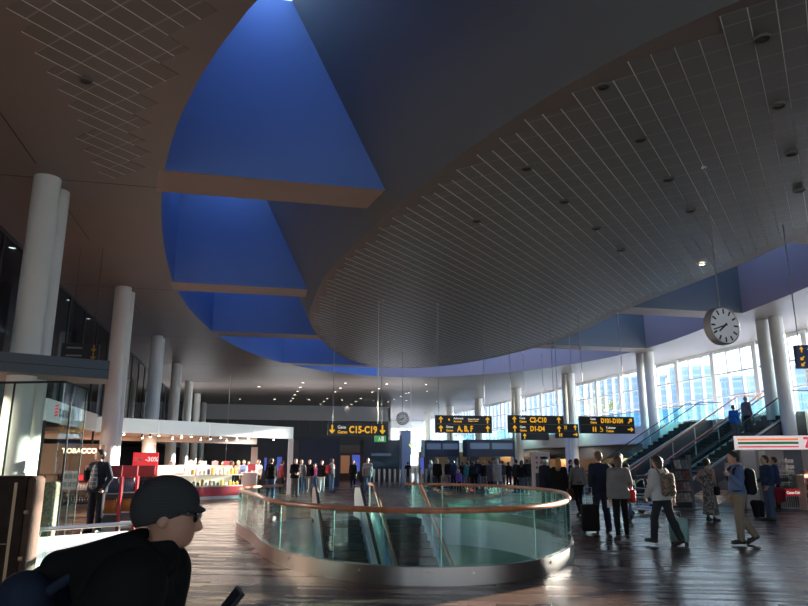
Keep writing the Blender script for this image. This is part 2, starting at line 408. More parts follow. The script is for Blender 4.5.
# ------------------------------------------------------------------ columns (pairs of round shafts)
def column(x, y, z0, label):
    mb = MB()
    for dy in (0, .87):
        for za, zb in ((z0, 4.93), (4.945, H)):
            mb.lathe([(.315, za), (.315, zb)], (x, y+dy, 0), 40)
        mb.lathe([(.308, z0), (.308, H)], (x, y+dy, 0), 40)
    o = struct('column', mb, M_col, label); tag(o, cat='column')
ords = ['nearest', 'second', 'third', 'fourth', 'fifth', 'sixth', 'seventh']
for k in range(7): column(-5.17, 17.3+11.05*k, 0, '%s pale twin round column from the camera in the left row' % ords[k])
for k in range(7): column(24.7, 27.4+10.95*k, 0, '%s pale twin round column from the camera in the right row' % ords[k])
# ------------------------------------------------------------------ outer walls
WX = 28.6
mb = MB().b2((X0, Y0-.2, -.2), (X1, Y0, .3)).b2((X0, Y0-.2, 6.0), (X1, Y0, H))
for i in range(17): mb.b2((X0+3.1*i, Y0-.2, .3), (X0+1.9+3.1*i, Y0, 6.0))
struct('wall_behind', mb, M_offw)
struct('wall_left', MB().b2((X0-.2, Y0, -.2), (X0, Y1, H)), mat('gallery_wall', (.10,.13,.17), .5))
struct('wall_right', MB().b2((WX, Y0, 0), (X1, 18.6, H)).b2((WX, 18.6, 0), (X1, Y1, 4.0)), [M_offw])
mb = MB().b2((X0, 85, 6.7), (17.5, 85.4, H)); struct('wall_far', mb, mat('far_band', (.42,.42,.45), .5), 'pale grey band at the top of the far wall')
mb = MB().b2((X0, 85.05, 0), (17.5, 85.4, 6.7))
for i in range(27): mb.b2((-21.5+1.45*i, 84.98, 4.9), (-21.42+1.45*i, 85.06, 6.7), 1)
mb.b2((X0, 84.97, 4.85), (17.5, 85.06, 4.95), 1)
struct('wall_far_lower', mb, [M_dark, mat('dark_frame', (.05,.06,.075), .4)], 'dark glazed lower part of the far wall')
# far end window at the right
mb = MB()
mb.b2((17.5, 112, 0), (X1, 112.3, 1.2)); mb.b2((17.5, 112, 7.2), (X1, 112.3, H)); mb.b2((17.3, 85, 0), (17.6, 112, H))
for i in range(9): mb.b2((17.5+1.4*i, 112.0, 1.2), (17.66+1.4*i, 112.2, 7.2))
for z in (3.2, 5.2): mb.b2((17.5, 112.0, z), (X1, 112.2, z+.16))
struct('window_2', mb, M_white, 'bright gridded window at the far end of the hall')
# window wall on the right: white mullions and transoms
root = MB()
y = 18.6; i = 0
while y < 111:
    wdt = .34 if i % 3 == 0 else .10
    root.b2((WX-.12 if i % 3 == 0 else WX-.02, y-wdt/2, 4.0), (WX+.2, y+wdt/2, H)); y += 1.25; i += 1
for z in (4.0, 5.55, 6.95, 8.3): root.b2((WX-.03, 18.6, z), (WX+.12, 112, z+(.22 if z > 8 else .1)))
w1 = struct('window_1', root, M_white, 'long white framed window wall along the right side')
obj('pane', MB().b2((WX+.13, 18.6, 4.0), (WX+.15, 112, 8.4)), M_win, w1, label='clear window panes')
# buildings outside, far beyond the apron
def polar(bear, d): return Vector((math.sin(R(bear))*d, math.cos(R(bear))*d))
for b0, b1, d, h_, l in ((17, 27.6, 210, 30, 'pale blue banded building far outside the window, leftmost'), (27.9, 33.9, 230, 31, 'pale blue banded building far outside, seen between the two nearest right columns, left one'), (34.1, 37.6, 250, 36, 'narrow pale blue banded building far outside behind the staircase'), (37.8, 41.7, 215, 28, 'pale blue banded building far outside behind the nearest right column'), (41.9, 48, 190, 27, 'pale blue banded building far outside at the right border')):
    A, B = polar(b0, d), polar(b1, d); c = (A+B)/2; w = (B-A).length; dirb = (B-A).normalized()
    b = thing('office_building', l, 'building', (c.x, c.y, -3), rz=math.atan2(dirb.y, dirb.x))
    obj('wall', MB().b2((-w/2, 0, 0), (w/2, 16, h_)), M_facade, b, local=True)
    m = MB(); k = -w/2+1
    while k < w/2: m.b2((k, -.3, .5), (k+.45, -.02, h_-.6)); k += 13.
    obj('facade_fin', m, mat('fin_pale', (.27,.335,.41), .5), b, local=True, label='pale vertical fins of the facade')
    obj('roof_edge', MB().b2((-w/2-.4, -.4, h_), (w/2+.4, 16.4, h_+.8)), mat('fin_pale', (.30,.34,.38), .5), b, local=True)
def tree(px, py, x, r, lab):
    c = pt(px, py, x=x); t = thing('tree', lab, 'tree', (c.x, c.y, -3))
    tr = MB().tube([(c.x, c.y, -3), (c.x+.1, c.y, c.z-r*.6), (c.x-.1, c.y+.2, c.z+r*.4)], [.16, .1, .04], 8)
    rr = random.Random(px); tips = []
    for k in range(9):
        a = rr.uniform(0, 6.28); e = rr.uniform(-.2, .6); tip = Vector((c.x+r*math.cos(a)*.8, c.y+r*math.sin(a)*1.1, c.z+e*r)); tips.append(tip)
        tr.tube([(c.x, c.y, c.z-r*.5), tip], [.05, .015], 5)
    obj('trunk', tr, mat('bark', (.3,.24,.18), .8), t)
    lf = MB()
    for tip in tips:
        for q in range(70):
            d = Vector((rr.gauss(0,.38), rr.gauss(0,.5), rr.gauss(0,.16)))*r; p = tip+d*.8; s = .12
            u = Vector((rr.uniform(-1,1), rr.uniform(-1,1), rr.uniform(-.4,.4))).normalized()*s; w = Vector((rr.uniform(-1,1), rr.uniform(-1,1), rr.uniform(-1,1))).normalized()*s*.6
            lf.add([p-u, p+w, p+u, p-w], [(0,1,2,3)])
    obj('foliage', lf, mat('leaf', (.20,.21,.05), .6), t)
tree(588, 398, 36, 1.6, 'thin yellow green tree outside the window above the toilets sign')
tree(604, 410, 34, 1.0, 'small low yellow green tree outside beside the thin tree')
# outside ground
struct('ground_outside', MB().b2((X1+.3, -20, -3.2), (140, 200, -3.0)), mat('apron', (.35,.37,.38), .8))
# ------------------------------------------------------------------ right mezzanine and its balustrade
MZX = 25.9
mb = MB().b2((MZX, 17.0, 2.95), (WX, 110, 4.0))
mb.b2((MZX-.06, 37.2, 2.9), (MZX, 110, 3.05)).b2((MZX-.06, 37.2, 3.9), (MZX, 110, 4.03))
struct('mezzanine_right', mb, mat('fascia_white', (.9,.9,.9), .5), 'white edged gallery floor below the window wall')
bal = thing('gallery_balustrade', 'glass balustrade with wooden handrail along the right gallery', 'balustrade', (MZX+.1, 60, 4))
y = 37.2
while y < 108: 
    obj('glass_panel', MB().b2((MZX+.09, y+.02, 4.03), (MZX+.105, y+2.4, 4.98)), glass('gallery_glass', (.66,.92,.95)), bal); y += 2.45
obj('handrail', MB().tube([(MZX+.1, 37.1, 5.03), (MZX+.1, 108, 5.03)], .035, 8), M_wood, bal)
# walls of the shops under the right gallery
struct('wall_shops', MB().b2((28.2, 17.0, 0), (28.4, 110, 2.95)).b2((27.2, 60, 0), (27.4, 110, 2.6)), M_dark, 'dark back wall of the units under the gallery')
p0, p1 = pt(560, 456, x=27), pt(640, 456, x=27)
obj('wood_partition', MB().b2((27.0, p1.y, 0), (27.15, p0.y+4, 1.95)), M_oak, label='low orange wood partition below the white gallery edge', cat='partition', base=(27, (p0.y+p1.y)/2, 0))
# ------------------------------------------------------------------ stairs and escalators on the right
S30 = math.tan(R(30))
SX = lambda z: 18.4+z/S30+.0     # x of nosing line at height z (stairs climb along +x)
def incline(y, off, x0, x1): return [(x0, y, (x0-18.4)*S30+off), (x1, y, (x1-18.4)*S30+off)]
TOPX = 18.4+4.0/S30
st = thing('staircase', 'dark staircase with wooden handrails climbing to the right gallery', 'staircase', (18.4, 30.5, 0))
mb = MB(); ns = 24
for k in range(ns):
    z = 4.0*(k+1)/ns; x = 18.4+(4.0*k/ns)/S30
    mb.b2((x, 29.65, z-4.0/ns), (x+.34, 31.35, z)); mb.b2((x-.015, 29.65, z-.03), (x+.03, 31.35, z+.004), 1)
obj('tread', mb, [mat('stair_stone', (.022,.024,.028), .5), mat('stair_nosing', (.08,.085,.09), .4)], st, label='dark steps with grey nosings')
for yy in (29.58, 31.42):
    m = MB(); m.extr([(18.3, yy-.05, 0), (18.7, yy-.05, 0), (TOPX+.3, yy-.05, 3.6), (TOPX+.3, yy-.05, 4.15), (TOPX, yy-.05, 4.15), (18.3, yy-.05, .25)], (0, .1, 0))
    obj('stringer', m, mat('stair_side', (.05,.055,.06), .4), st)
    m = MB().tube([(17.9, yy, 1.0), (18.35, yy, 1.02)]+incline(yy, 1.05, 18.6, TOPX)+[(TOPX+.25, yy, 5.08), (TOPX+1.3, yy, 5.08)], .04, 10)
    obj('handrail', m, M_wood, st)
    m = MB().extr([(18.5, yy-.006, .3), (TOPX+.2, yy-.006, 4.2), (TOPX+.2, yy-.006, 4.95), (18.5, yy-.006, .93)], (0, .012, 0))
    obj('glass_panel', m, M_gl2, st)
    for k in range(6):
        x = 18.5+k*1.35
        obj('post', MB().b2((x-.025, yy-.02, (x-18.4)*S30+.05), (x+.025, yy+.02, (x-18.4)*S30+1.03)), M_alu, st)
def escalator(y0, y1, label, c):
    e = thing('escalator', label, 'escalator', (18.4, (y0+y1)/2, 0))
    m = MB().extr([(16.2, y0, 0), (18.9, y0, 0), (TOPX+1.2, y0, 3.0), (TOPX+1.2, y0, 4.0), (TOPX+.2, y0, 4.0), (18.2, y0, .12), (16.2, y0, .12)], (0, y1-y0, 0))
    obj('truss', m, mat('truss_cladding', (.10,.105,.11), .45), e)
    m = MB()
    for k in range(20):
        z = 4.0*(k+1)/20; x = 18.3+(4.0*k/20)/S30
        m.b2((x, y0+.14, z-.24), (x+.42, y1-.14, z))
    obj('step', m, mat('escalator_step', (.05,.055,.06), .4, .5), e, label='ridged dark steps')
    for yy in (y0+.06, y1-.06):
        obj('glass_panel', MB().extr([(16.9, yy-.008, .12), (18.3, yy-.008, .15), (TOPX+.1, yy-.008, 4.0), (TOPX+1.2, yy-.008, 4.0), (TOPX+1.2, yy-.008, 4.92), (TOPX, yy-.008, 4.92), (18.2, yy-.008, .95), (16.9, yy-.008, .92)], (0, .016, 0)), M_glt, e)
        path = [(16.95, yy, .25), (16.72, yy, .4), (16.62, yy, .62), (16.72, yy, .86), (16.95, yy, .98), (18.0, yy, 1.0)]+incline(yy, 1.06, 18.5, TOPX-.1)+[(TOPX+.3, yy, 5.0), (TOPX+1.3, yy, 5.0)]
        obj('handrail', MB().tube(path, .042, 8, flat=.7), M_rubber if c else M_rubber, e)
        obj('skirt_light', MB().extr([(18.3, yy-.05, .17), (TOPX+.1, yy-.05, 4.02), (TOPX+.1, yy-.05, 4.12), (18.3, yy-.05, .27)], (0, .1, 0)), M_alu, e, label='pale metal skirt strip')
escalator(34.4, 35.8, 'glass sided escalator beyond the dark staircase', 0)
escalator(27.65, 29.1, 'glass sided escalator with two riders on the near side of the staircase', 1)
# ------------------------------------------------------------------ the round stair well in the floor
wl = thing('well_balustrade', 'oval glass balustrade with wooden handrail around the stair well', 'balustrade', (3.45, 16.2, 0))
def wang(p): return math.atan2(p.y-16.2, p.x-3.45)
GA, GB = wang(pt(405, 484, z=.97)), wang(pt(297, 486, z=.97))
if GB < GA: GB += 2*PI
A0, A1 = GB, GA+2*PI           # the balustrade runs from the left end round the front to the right end
N = 150
rin, rout, mid = ring(WELL, N, -.02, A0, A1, False), ring(WELL, N, .07, A0, A1, False), ring(WELL, N, .03, A0, A1, False)
mb = MB()
def ribbon(P, zs, Q=None):
    Q = Q or P; vs = [(p.x,p.y,zs[0]) for p in P]+[(q.x,q.y,zs[1]) for q in Q]; k = len(P)
    mb.add(vs, [(i, i+1, k+i+1, k+i) for i in range(k-1)], 0, True)
ribbon(rout, (0, .235)); ribbon(rin, (0, .24)); ribbon(rout, (.235, .24), rin)
for i in (0, N-1): mb.add([(rin[i].x,rin[i].y,0),(rout[i].x,rout[i].y,0),(rout[i].x,rout[i].y,.235),(rin[i].x,rin[i].y,.24)], [(0,1,2,3)])
sk = obj('skirt', mb, M_steel, wl, label='brushed steel skirt')
for i in range(4, N, 6):
    p = rout[i]; q = (rout[i]-rin[i]).normalized()
    obj('bolt', MB().tube([(p.x-q.x*.01, p.y-q.y*.01, .16), (p.x+q.x*.012, p.y+q.y*.012, .16)], .018, 8), M_alu, sk)
npan = 24; per = (N-1)//npan
for k in range(npan):
    i0 = k*(N-1)/npan; pts = []
    for j in range(7):
        t = i0+(N-1)/npan*(j/6*.985+.0075); i = int(t); f = t-i
        pts.append(mid[i].lerp(mid[min(i+1, N-1)], f))
    g = MB(); v = []
    for j, p in enumerate(pts):
        d = (pts[min(j+1,6)]-pts[max(j-1,0)]).normalized(); nn = Vector((d.y, -d.x))*.008
        v += [(p.x-nn.x,p.y-nn.y,.2), (p.x+nn.x,p.y+nn.y,.2), (p.x+nn.x,p.y+nn.y,.93), (p.x-nn.x,p.y-nn.y,.93)]
    f2 = [(4*i+k2, 4*i+(k2+1) % 4, 4*i+4+(k2+1) % 4, 4*i+4+k2) for i in range(6) for k2 in range(4)]+[(0,1,2,3),(24,25,26,27)]
    gp = obj('glass_panel', g.add(v, f2), M_glass, wl)
    p = pts[0]
    obj('edge_strip', MB().tube([(p.x,p.y,.2),(p.x,p.y,.93)], .009, 6), mat('glass_edge', (.35,.62,.58), .2), gp, label='pale green glass edge')
obj('handrail', MB().tube([(p.x,p.y,.965) for p in mid], .042, 12), M_wood, wl)
# lower level seen through the well
LZ = -4.6
struct('floor_lower', MB().b2((-9, 0, LZ-.1), (18, 34, LZ)), mat('pale_terrazzo', (.42,.46,.45), .35))
mb = MB().b2((-9,33.8,LZ),(18,34,-.75)).b2((-9.2,0,LZ),(-9,34,-.75)).b2((18,0,LZ),(18.2,34,-.75)).b2((-9,-.2,LZ),(18,0,-.75))
struct('wall_lower', mb, mat('lower_wall', (.45,.6,.58), .5))
mb = MB().add(*holed([(-9,0),(18,0),(18,34),(-9,34)], ring(WELL, 120, .02), -.75), 0)
struct('ceiling_lower', mb, M_white)
for i, (x, y) in enumerate(((0,6),(6,6),(-4,14),(11,14),(10,22),(-5,22),(0,28),(7,28))):
    a = thing('ceiling_light', 'round light in the lower level ceiling seen through the well', 'lamp', (x, y, -.76), 'lower level ceiling lights')
    obj('diffuser', MB().lathe([(0,-.78),(.3,-.78),(.32,-.76)], (x,y,0), 20), mat('lamp_white', (.85,1,.97), .5, emit=60), a)
# stairs down (between the two wooden rails) and the escalator beside them
def xw(px, py, z): return pt(px, py, z=z)
YS = 20.6
rl, rr = pt(372, 488, y=YS+.5), pt(417, 486.5, y=YS+.5)
x0s, x1s = rl.x, rr.x
sd = thing('well_staircase', 'stairs with wooden rails leading down into the oval well', 'staircase', (x0s, YS, 0))
mb = MB()
for k in range(26):
    z = LZ*(k+1)/26; y = YS-(4.6*k/26)/S30
    mb.b2((x0s+.05, y-.32, z), (x1s-.05, y, z+4.6/26)); mb.b2((x0s+.05, y-.33, z-.03), (x1s-.05, y-.30, z+.005), 1)
mb.b2((x0s-.02, YS, -.2), (x1s+.02, 22.0, .004), 0)
obj('tread', mb, [mat('well_stone', (.03,.035,.035), .45), mat('stair_nosing', (.1,.1,.1), .4)], sd)
for xx in (x0s, x1s):
    m = MB().extr([(xx-.06, YS+.3, 0), (xx-.06, YS+.3, .25), (xx-.06, YS, .25), (xx-.06, YS-8, .25+LZ), (xx-.06, YS-8, LZ)], (.12, 0, 0))
    obj('stringer', m, M_white, sd, label='white stair side')
    obj('handrail', MB().tube([(xx, YS+1.0, .97), (xx, YS+.1, .97), (xx, YS-7.6, .97-7.7*S30), (xx, YS-8.2, .97-7.7*S30)], .05, 10), M_wood, sd)
    obj('glass_panel', MB().extr([(xx-.006, YS+1.0, .05), (xx-.006, YS+1.0, .92), (xx-.006, YS+.1, .92), (xx-.006, YS-7.6, .9-7.7*S30), (xx-.006, YS-7.6, .3-7.7*S30), (xx-.006, YS+.1, .2)], (.012, 0, 0)), M_glass, sd)
    for k in range(4): obj('post', MB().b2((xx-.02, YS+.9-k*2.2-.02, (.05 if k == 0 else .1-(k*2.2-.9)*S30)), (xx+.02, YS+.92-k*2.2, (.95 if k == 0 else .97-(k*2.2-.9)*S30))), M_alu, sd)
el, er = pt(312, 489, y=YS+.8), pt(359, 489, y=YS+.8)
ex0, ex1 = el.x, er.x
es = thing('well_escalator', 'escalator with black handrails going down into the oval well', 'escalator', ((ex0+ex1)/2, YS, 0))
m = MB()
for k in range(26):
    z = LZ*(k+1)/26; y = YS-(4.6*k/26)/S30
    m.b2((ex0+.15, y-.32, z), (ex1-.15, y, z+4.6/26))
m.b2((ex0, YS, -.1), (ex1, YS+1.6, .01))
obj('step', m, mat('escalator_step', (.05,.055,.06), .4, .5), es, label='dark ridged steps and landing plate')
for xx in (ex0+.06, ex1-.06):
    m = MB().extr([(xx-.05, YS+1.1, 0), (xx-.05, YS+1.1, .3), (xx-.05, YS, .3), (xx-.05, YS-7.9, .3+LZ), (xx-.05, YS-7.9, LZ), (xx-.05, YS-7.0, LZ), (xx-.05, YS, -.5)], (.1, 0, 0))
    obj('balustrade_base', m, M_white, es, label='white base panel')
    m = MB().extr([(xx-.012, YS+1.15, .3), (xx-.012, YS+1.32, .6), (xx-.012, YS+1.15, .86), (xx-.012, YS, .88), (xx-.012, YS-7.7, .88-7.7*S30), (xx-.012, YS-7.7, .28-7.7*S30), (xx-.012, YS, .28)], (.024, 0, 0))
    obj('glass_panel', m, mat('frosted_panel', (.75,.8,.78), .4), es, label='pale frosted panel')
    path = [(xx, YS+1.0, .2), (xx, YS+1.28, .34), (xx, YS+1.4, .6), (xx, YS+1.26, .84), (xx, YS+1.0, .93), (xx, YS+.1, .93), (xx, YS-7.7, .93-7.8*S30)]
    obj('handrail', MB().tube(path, .045, 8), M_rubber, es)
#PART2
# ------------------------------------------------------------------ hanging signs
def arrow(c, s, ang):
    """solid arrow in the x-z plane, pointing up at ang 0"""
    P = [(0,.5),(.34,.12),(.22,.0),(.085,.14),(.085,-.5),(-.085,-.5),(-.085,.14),(-.22,0),(-.34,.12)]
    ca, sa = math.cos(ang), math.sin(ang)
    return MB().extr([(c[0]+s*(x*ca+z*sa), c[1], c[2]+s*(-x*sa+z*ca)) for x, z in P], (0, -.012, 0))
def sign(x0, y0p, x1, y1p, y, label, rods, rows, rod_top=ZI, rodr=.013, name='hanging_sign', grp='hanging direction signs'):
    a, b = pt(x0, y0p, y=y), pt(x1, y1p, y=y)
    a2, b2 = pt(x0, y1p, y=y), pt(x1, y0p, y=y)
    xa, xb, zt, zb = (a.x+a2.x)/2, (b.x+b2.x)/2, (a.z+b2.z)/2, (b.z+a2.z)/2
    t = thing(name, label, 'sign', ((xa+xb)/2, y, zb), grp)
    obj('panel', MB().b2((xa, y, zb), (xb, y+.16, zt)), M_sign, t)
    n = len(rows); h = (zt-zb)/n
    for i, row in enumerate(rows):
        zc = zt-h*(i+.5)
        if i: obj('divider', MB().b2((xa+.03, y-.006, zt-h*i-.006), (xb-.03, y, zt-h*i+.006)), mat('sign_line', (.25,.25,.24), .5), t)
        for kind, f, *arg in row:
            x = xa+(xb-xa)*f
            if kind == 'a': obj('arrow', arrow((x, y-.001, zc), h*.74, R(arg[0])), M_yel, t)
            elif kind == 't':
                txt, s = arg[0], arg[1]*h; bold = arg[2] if len(arg) > 2 else .0
                s *= 1.22; obj('lettering', text_mb(txt, s, (x, y-.006, zc-s*.35), right=(.80,0,0), bold=bold*s), M_yel, t, label='yellow lettering')
            elif kind == '2':
                s = arg[2]*h
                obj('lettering', text_mb(arg[0], s, (x, y-.006, zc+s*.18), bold=.015*s), M_wlet, t, label='white lettering')
                obj('lettering', text_mb(arg[1], s, (x, y-.006, zc-s*.92), bold=.015*s), M_yel, t, label='yellow lettering')
            elif kind == 'wc':
                m = MB(); q = h*.3
                for dx in (-q*.5, q*.5):
                    m.tube([(x+dx, y-.004, zc+q*.75), (x+dx, y-.004, zc+q*.76)], 0.001, 6)
                    m.extr([(x+dx+q*.2*math.cos(k), y, zc+q*.75+q*.2*math.sin(k)) for k in [i2*PI/5 for i2 in range(10)]], (0,-.01,0))
                    m.extr([(x+dx-q*.27, y, zc+q*.5), (x+dx+q*.27, y, zc+q*.5), (x+dx+q*.2, y, zc-q), (x+dx-q*.2, y, zc-q)], (0,-.01,0))
                obj('pictogram', m, M_yel, t)
            elif kind == 'chair':
                m = MB(); q = h*.3
                m.tube([(x+q*.75*math.cos(k), y-.004, zc-q*.25+q*.75*math.sin(k)) for k in [i2*PI/6-2.4 for i2 in range(9)]], q*.1, 6)
                m.tube([(x-q*.2, y-.004, zc+q), (x-q*.15, y-.004, zc), (x+q*.45, y-.004, zc), (x+q*.7, y-.004, zc-q*.8)], q*.13, 6)
                obj('pictogram', m, M_yel, t)
    for px in rods:
        x = pt(px, 425, y=y+.08).x
        obj('rod', MB().tube([(x, y+.08, zt-.02), (x, y+.08, rod_top)], rodr, 8), M_rod, t)
        obj('rod_cap', MB().lathe([(.001, rod_top-.03), (.05, rod_top-.03), (.05, rod_top)], (x, y+.08, 0), 12), M_alu, t)
    return t
SY = 26.2
sign(328, 423.5, 386.5, 435.5, SY, 'black hanging sign reading C15-C19 between two down arrows', (332.5, 381.5), [[('a', .07, 180), ('2', .16, 'Gate', 'Gates', .36), ('t', .355, 'C15-C19', .66, .03), ('a', .93, 180)]])
sign(436, 415.5, 492, 433, SY, 'black hanging sign reading A, B, F below an arrivals line', (439, 485), [[('a', .085, 0), ('t', .21, '\u2739', .34), ('2', .31, 'Ankomst', 'Arrivals', .32), ('2', .57, 'Bagageudlevering', 'Baggage reclaim', .19), ('a', .92, 0)], [('a', .085, 0), ('2', .175, 'Gates', 'Gates', .36), ('t', .375, 'A, B, F', .72, .03), ('a', .92, 0)]])
sign(509, 415.5, 564, 433, SY, 'black hanging sign reading C2-C10 above D1-D4', (512, 555), [[('a', .10, 0), ('2', .19, 'Gate', 'Gates', .36), ('t', .375, 'C2-C10', .66, .03), ('a', .905, 0)], [('a', .10, 0), ('2', .19, 'Gate', 'Gates', .36), ('t', .375, 'D1-D4', .66, .03), ('a', .905, 0)]])
sign(580.5, 416.5, 634.5, 433.5, SY, 'black hanging sign reading D101-D104 above a toilets line', (585, 626), [[('2', .18, 'Gate', 'Gates', .36), ('t', .375, 'D101-D104', .62, .03), ('a', .92, 45)], [('wc', .25), ('chair', .37), ('2', .46, 'Toiletter', 'Toilets', .36), ('a', .92, 90)]])
sign(556, 424, 578.5, 438, 33, 'small black sign reading D101 hanging behind the C2-C10 sign', (559, 574), [[('t', .12, 'D101', .62, .02), ('a', .86, 0)], [('wc', .2), ('a', .86, 90)]], H)
sign(522, 432.5, 549, 440, 40, 'black sign mostly hidden behind the C2-C10 sign', (526, 545), [[('a', .1, 0)]], H)
# exit light
a, b = pt(375, 435.5, y=SY), pt(386, 442, y=SY)
t = thing('exit_sign', 'small green lit exit sign hanging right below the C15-C19 sign', 'sign', ((a.x+b.x)/2, SY, b.z))
obj('panel', MB().b2((a.x, SY, b.z), (b.x, SY+.12, a.z)), mat('exit_green', (.10,.5,.14), .4, emit=.35), t)
m = MB(); xm = (a.x+b.x)/2; zm = (a.z+b.z)/2; q = (a.z-b.z)
m.b2((xm+q*.15, SY-.006, b.z+q*.15), (xm+q*.5, SY, a.z-q*.15)); m.tube([(xm-q*.35, SY-.004, zm-q*.3), (xm-q*.15, SY-.004, zm), (xm-q*.2, SY-.004, zm+q*.25)], q*.07, 6); m.tube([(xm-q*.15, SY-.004, zm), (xm+q*.02, SY-.004, zm-q*.3)], q*.07, 6)
obj('pictogram', m, M_wlet, t)
xr = pt(376.6, 430, y=SY+.3).x; obj('rod', MB().tube([(xr, SY+.06, a.z-.01), (xr, SY+.06, ZI)], .012, 6), M_alu, t)
# side-on blue sign at the right border of the photo
a, b = pt(795, 345, y=15.0), pt(795, 368, y=15.0)
t = thing('hanging_sign', 'blue sign with yellow arrows hanging right of the nearest right column', 'sign', (a.x, 15, b.z))
ux = Vector((.97, -.24, 0)).normalized(); L = 1.3
m = MB().extr([Vector((a.x,15,b.z)), Vector((a.x,15,b.z))+ux*L, Vector((a.x,15,a.z))+ux*L, Vector((a.x,15,a.z))], (.03,.12,0))
obj('panel', m, mat('sign_blue', (.03,.07,.22), .4), t)
hh = a.z-b.z
for k, (ang, txt) in enumerate(((0, 'Gate'), (-135, 'Toiletter'), (-135, 'Toilets'))):
    zc = a.z-hh*(.2 if k == 0 else (.58 if k == 1 else .84)); o = Vector((a.x,15,zc))+ux*.14
    P = [(0,.5),(.34,.12),(.22,.0),(.085,.14),(.085,-.5),(-.085,-.5),(-.085,.14),(-.22,0),(-.34,.12)]; ca, sa = math.cos(R(ang)), math.sin(R(ang)); s = hh*.24
    obj('arrow', MB().extr([o+ux*(s*(x*ca+z*sa))+Vector((-.002,-.01,s*(-x*sa+z*ca))) for x, z in P], (0,-.01,0)), M_yel, t)
    obj('lettering', text_mb(txt, hh*.17, o+ux*.16+Vector((0,-.012,-hh*.05)), right=ux), M_wlet, t)
for f in (.15, 1.1):
    p = Vector((a.x,15.06,0))+ux*f; obj('rod', MB().tube([(p.x,p.y,a.z-.01),(p.x,p.y,H if f > 5 else ZI)], .014, 6), M_alu, t)
# ------------------------------------------------------------------ clocks
def clock(px, py, rpx, y, label, top, hm=(7, 42)):
    c = pt(px, py, y=y); r = (pt(px+rpx, py, y=y)-c).length
    t = thing('station_clock', label, 'clock', (c.x, c.y, c.z-r))
    n = Vector((-.13, -.99, 0)).normalized()*1.0; n = Vector((.12,-.99,-.0)).normalized(); u = Vector((-n.y, n.x, 0)); up = Vector((0,0,1)); D = r*.42
    def circ(rr, off, k=48): return [c+n*off+u*(rr*math.cos(2*PI*i/k))+up*(rr*math.sin(2*PI*i/k)) for i in range(k)]
    def disc(rr, o0, o1):
        A, B = circ(rr, o0), circ(rr, o1); k = 48; m = MB()
        m.add(A+B, [(i, (i+1) % k, k+(i+1) % k, k+i) for i in range(k)], 0, True); m.add(A, [tuple(range(k))]); m.add(B, [tuple(range(k))]); return m
    obj('case', disc(r, 0, -D), mat('clock_case', (.6,.6,.58), .35, .3), t)
    obj('dial', disc(r*.94, .004, -.01), mat('clock_dial', (.74,.78,.82), .4, emit=.10), t)  # slight glow added to keep the dial bright
    m = MB(); A, B, B2 = circ(r, .012), circ(r*.93, .012), circ(r*.93, -.002); k = 48
    m.add(A+B+B2+circ(r, -.002), [(i,(i+1)%k,k+(i+1)%k,k+i) for i in range(k)]+[(k+i,k+(i+1)%k,2*k+(i+1)%k,2*k+i) for i in range(k)]+[(3*k+i,3*k+(i+1)%k,(i+1)%k,i) for i in range(k)], 0, True)
    obj('bezel', m, mat('clock_bezel', (.45,.45,.45), .3, .8), t)
    m = MB()
    for i in range(12):
        a = i*PI/6; d = u*math.sin(a)+up*math.cos(a); s = u*math.cos(a)-up*math.sin(a); w = r*.045; l0 = r*.62
        m.extr([c+n*.005+d*l0+s*w, c+n*.005+d*r*.88+s*w, c+n*.005+d*r*.88-s*w, c+n*.005+d*l0-s*w], n*.004)
    obj('hour_marks', m, M_black, t)
    for nm, ang, ln, w in (('hour_hand', (hm[0]%12+hm[1]/60)*PI/6, .52, .055), ('minute_hand', hm[1]*PI/30, .82, .04)):
        d = u*math.sin(ang)+up*math.cos(ang); s = u*math.cos(ang)-up*math.sin(ang)
        obj(nm, MB().extr([c+n*.012+d*(-r*.18)+s*r*w, c+n*.012+d*r*ln+s*r*w*.7, c+n*.012+d*r*ln-s*r*w*.7, c+n*.012-d*r*.18-s*r*w], n*.005), M_black, t)
    p = c-n*D/2
    obj('rod', MB().tube([(p.x,p.y,c.z+r-.01),(p.x,p.y,top)], .016, 8), M_rod, t)
    obj('rod_cap', MB().lathe([(.001,top-.04),(.06,top-.04),(.06,top)], (p.x,p.y,0), 12), M_alu, t)
clock(724.5, 325.5, 16.5, pt(708, 165, z=ZI).y, 'large round white clock hanging on a rod under the island', ZI)
clock(403, 418.5, 6.2, pt(403, 350, z=ZI).y, 'small round clock hanging on a long rod in the middle distance', ZI)
# ------------------------------------------------------------------ downlights
def downlight(px, py, lit, z=H, r=.13, y=None, lab=None, grp=None, e=None):
    c = pt(px, py, z=z) if y is None else pt(px, py, y=y)
    t = thing('downlight', lab, 'lamp', (c.x, c.y, c.z), grp)
    obj('trim_ring', MB().lathe([(r*.78, -.004), (r, -.045), (r*1.12, -.04), (r*1.12, 0)], (c.x,c.y,c.z), 16), mat('lamp_ring', (.16,.155,.15), .5), t)
    obj('lens', MB().lathe([(.001, -.03), (r*.8, -.03), (r*.8, -.002)], (c.x,c.y,c.z), 14), M_lamp if lit else M_lampoff, t)
def z3(x, y): return (400+x/1.98, y/1.98)
for x, y in ((718,75),(750,207),(775,303),(790,376),(402,170),(476,275),(531,354),(575,416),(250,332),(325,398),(388,451),(152,436),(437,494)):
    downlight(*z3(x, y), False, ZI-.036, .12, lab='dark round downlight recessed in the island panels', grp='unlit downlights in the island')
downlight(86, 80, False, H-.03, .11, lab='dark round downlight in the ceiling panels left of the opening')
downlight(*z3(598, 522), True, ZI-.036, .1, lab='single lit downlight near the right edge of the island')
q = lambda x, y: (200+x/3.67, 370+y/3.67)
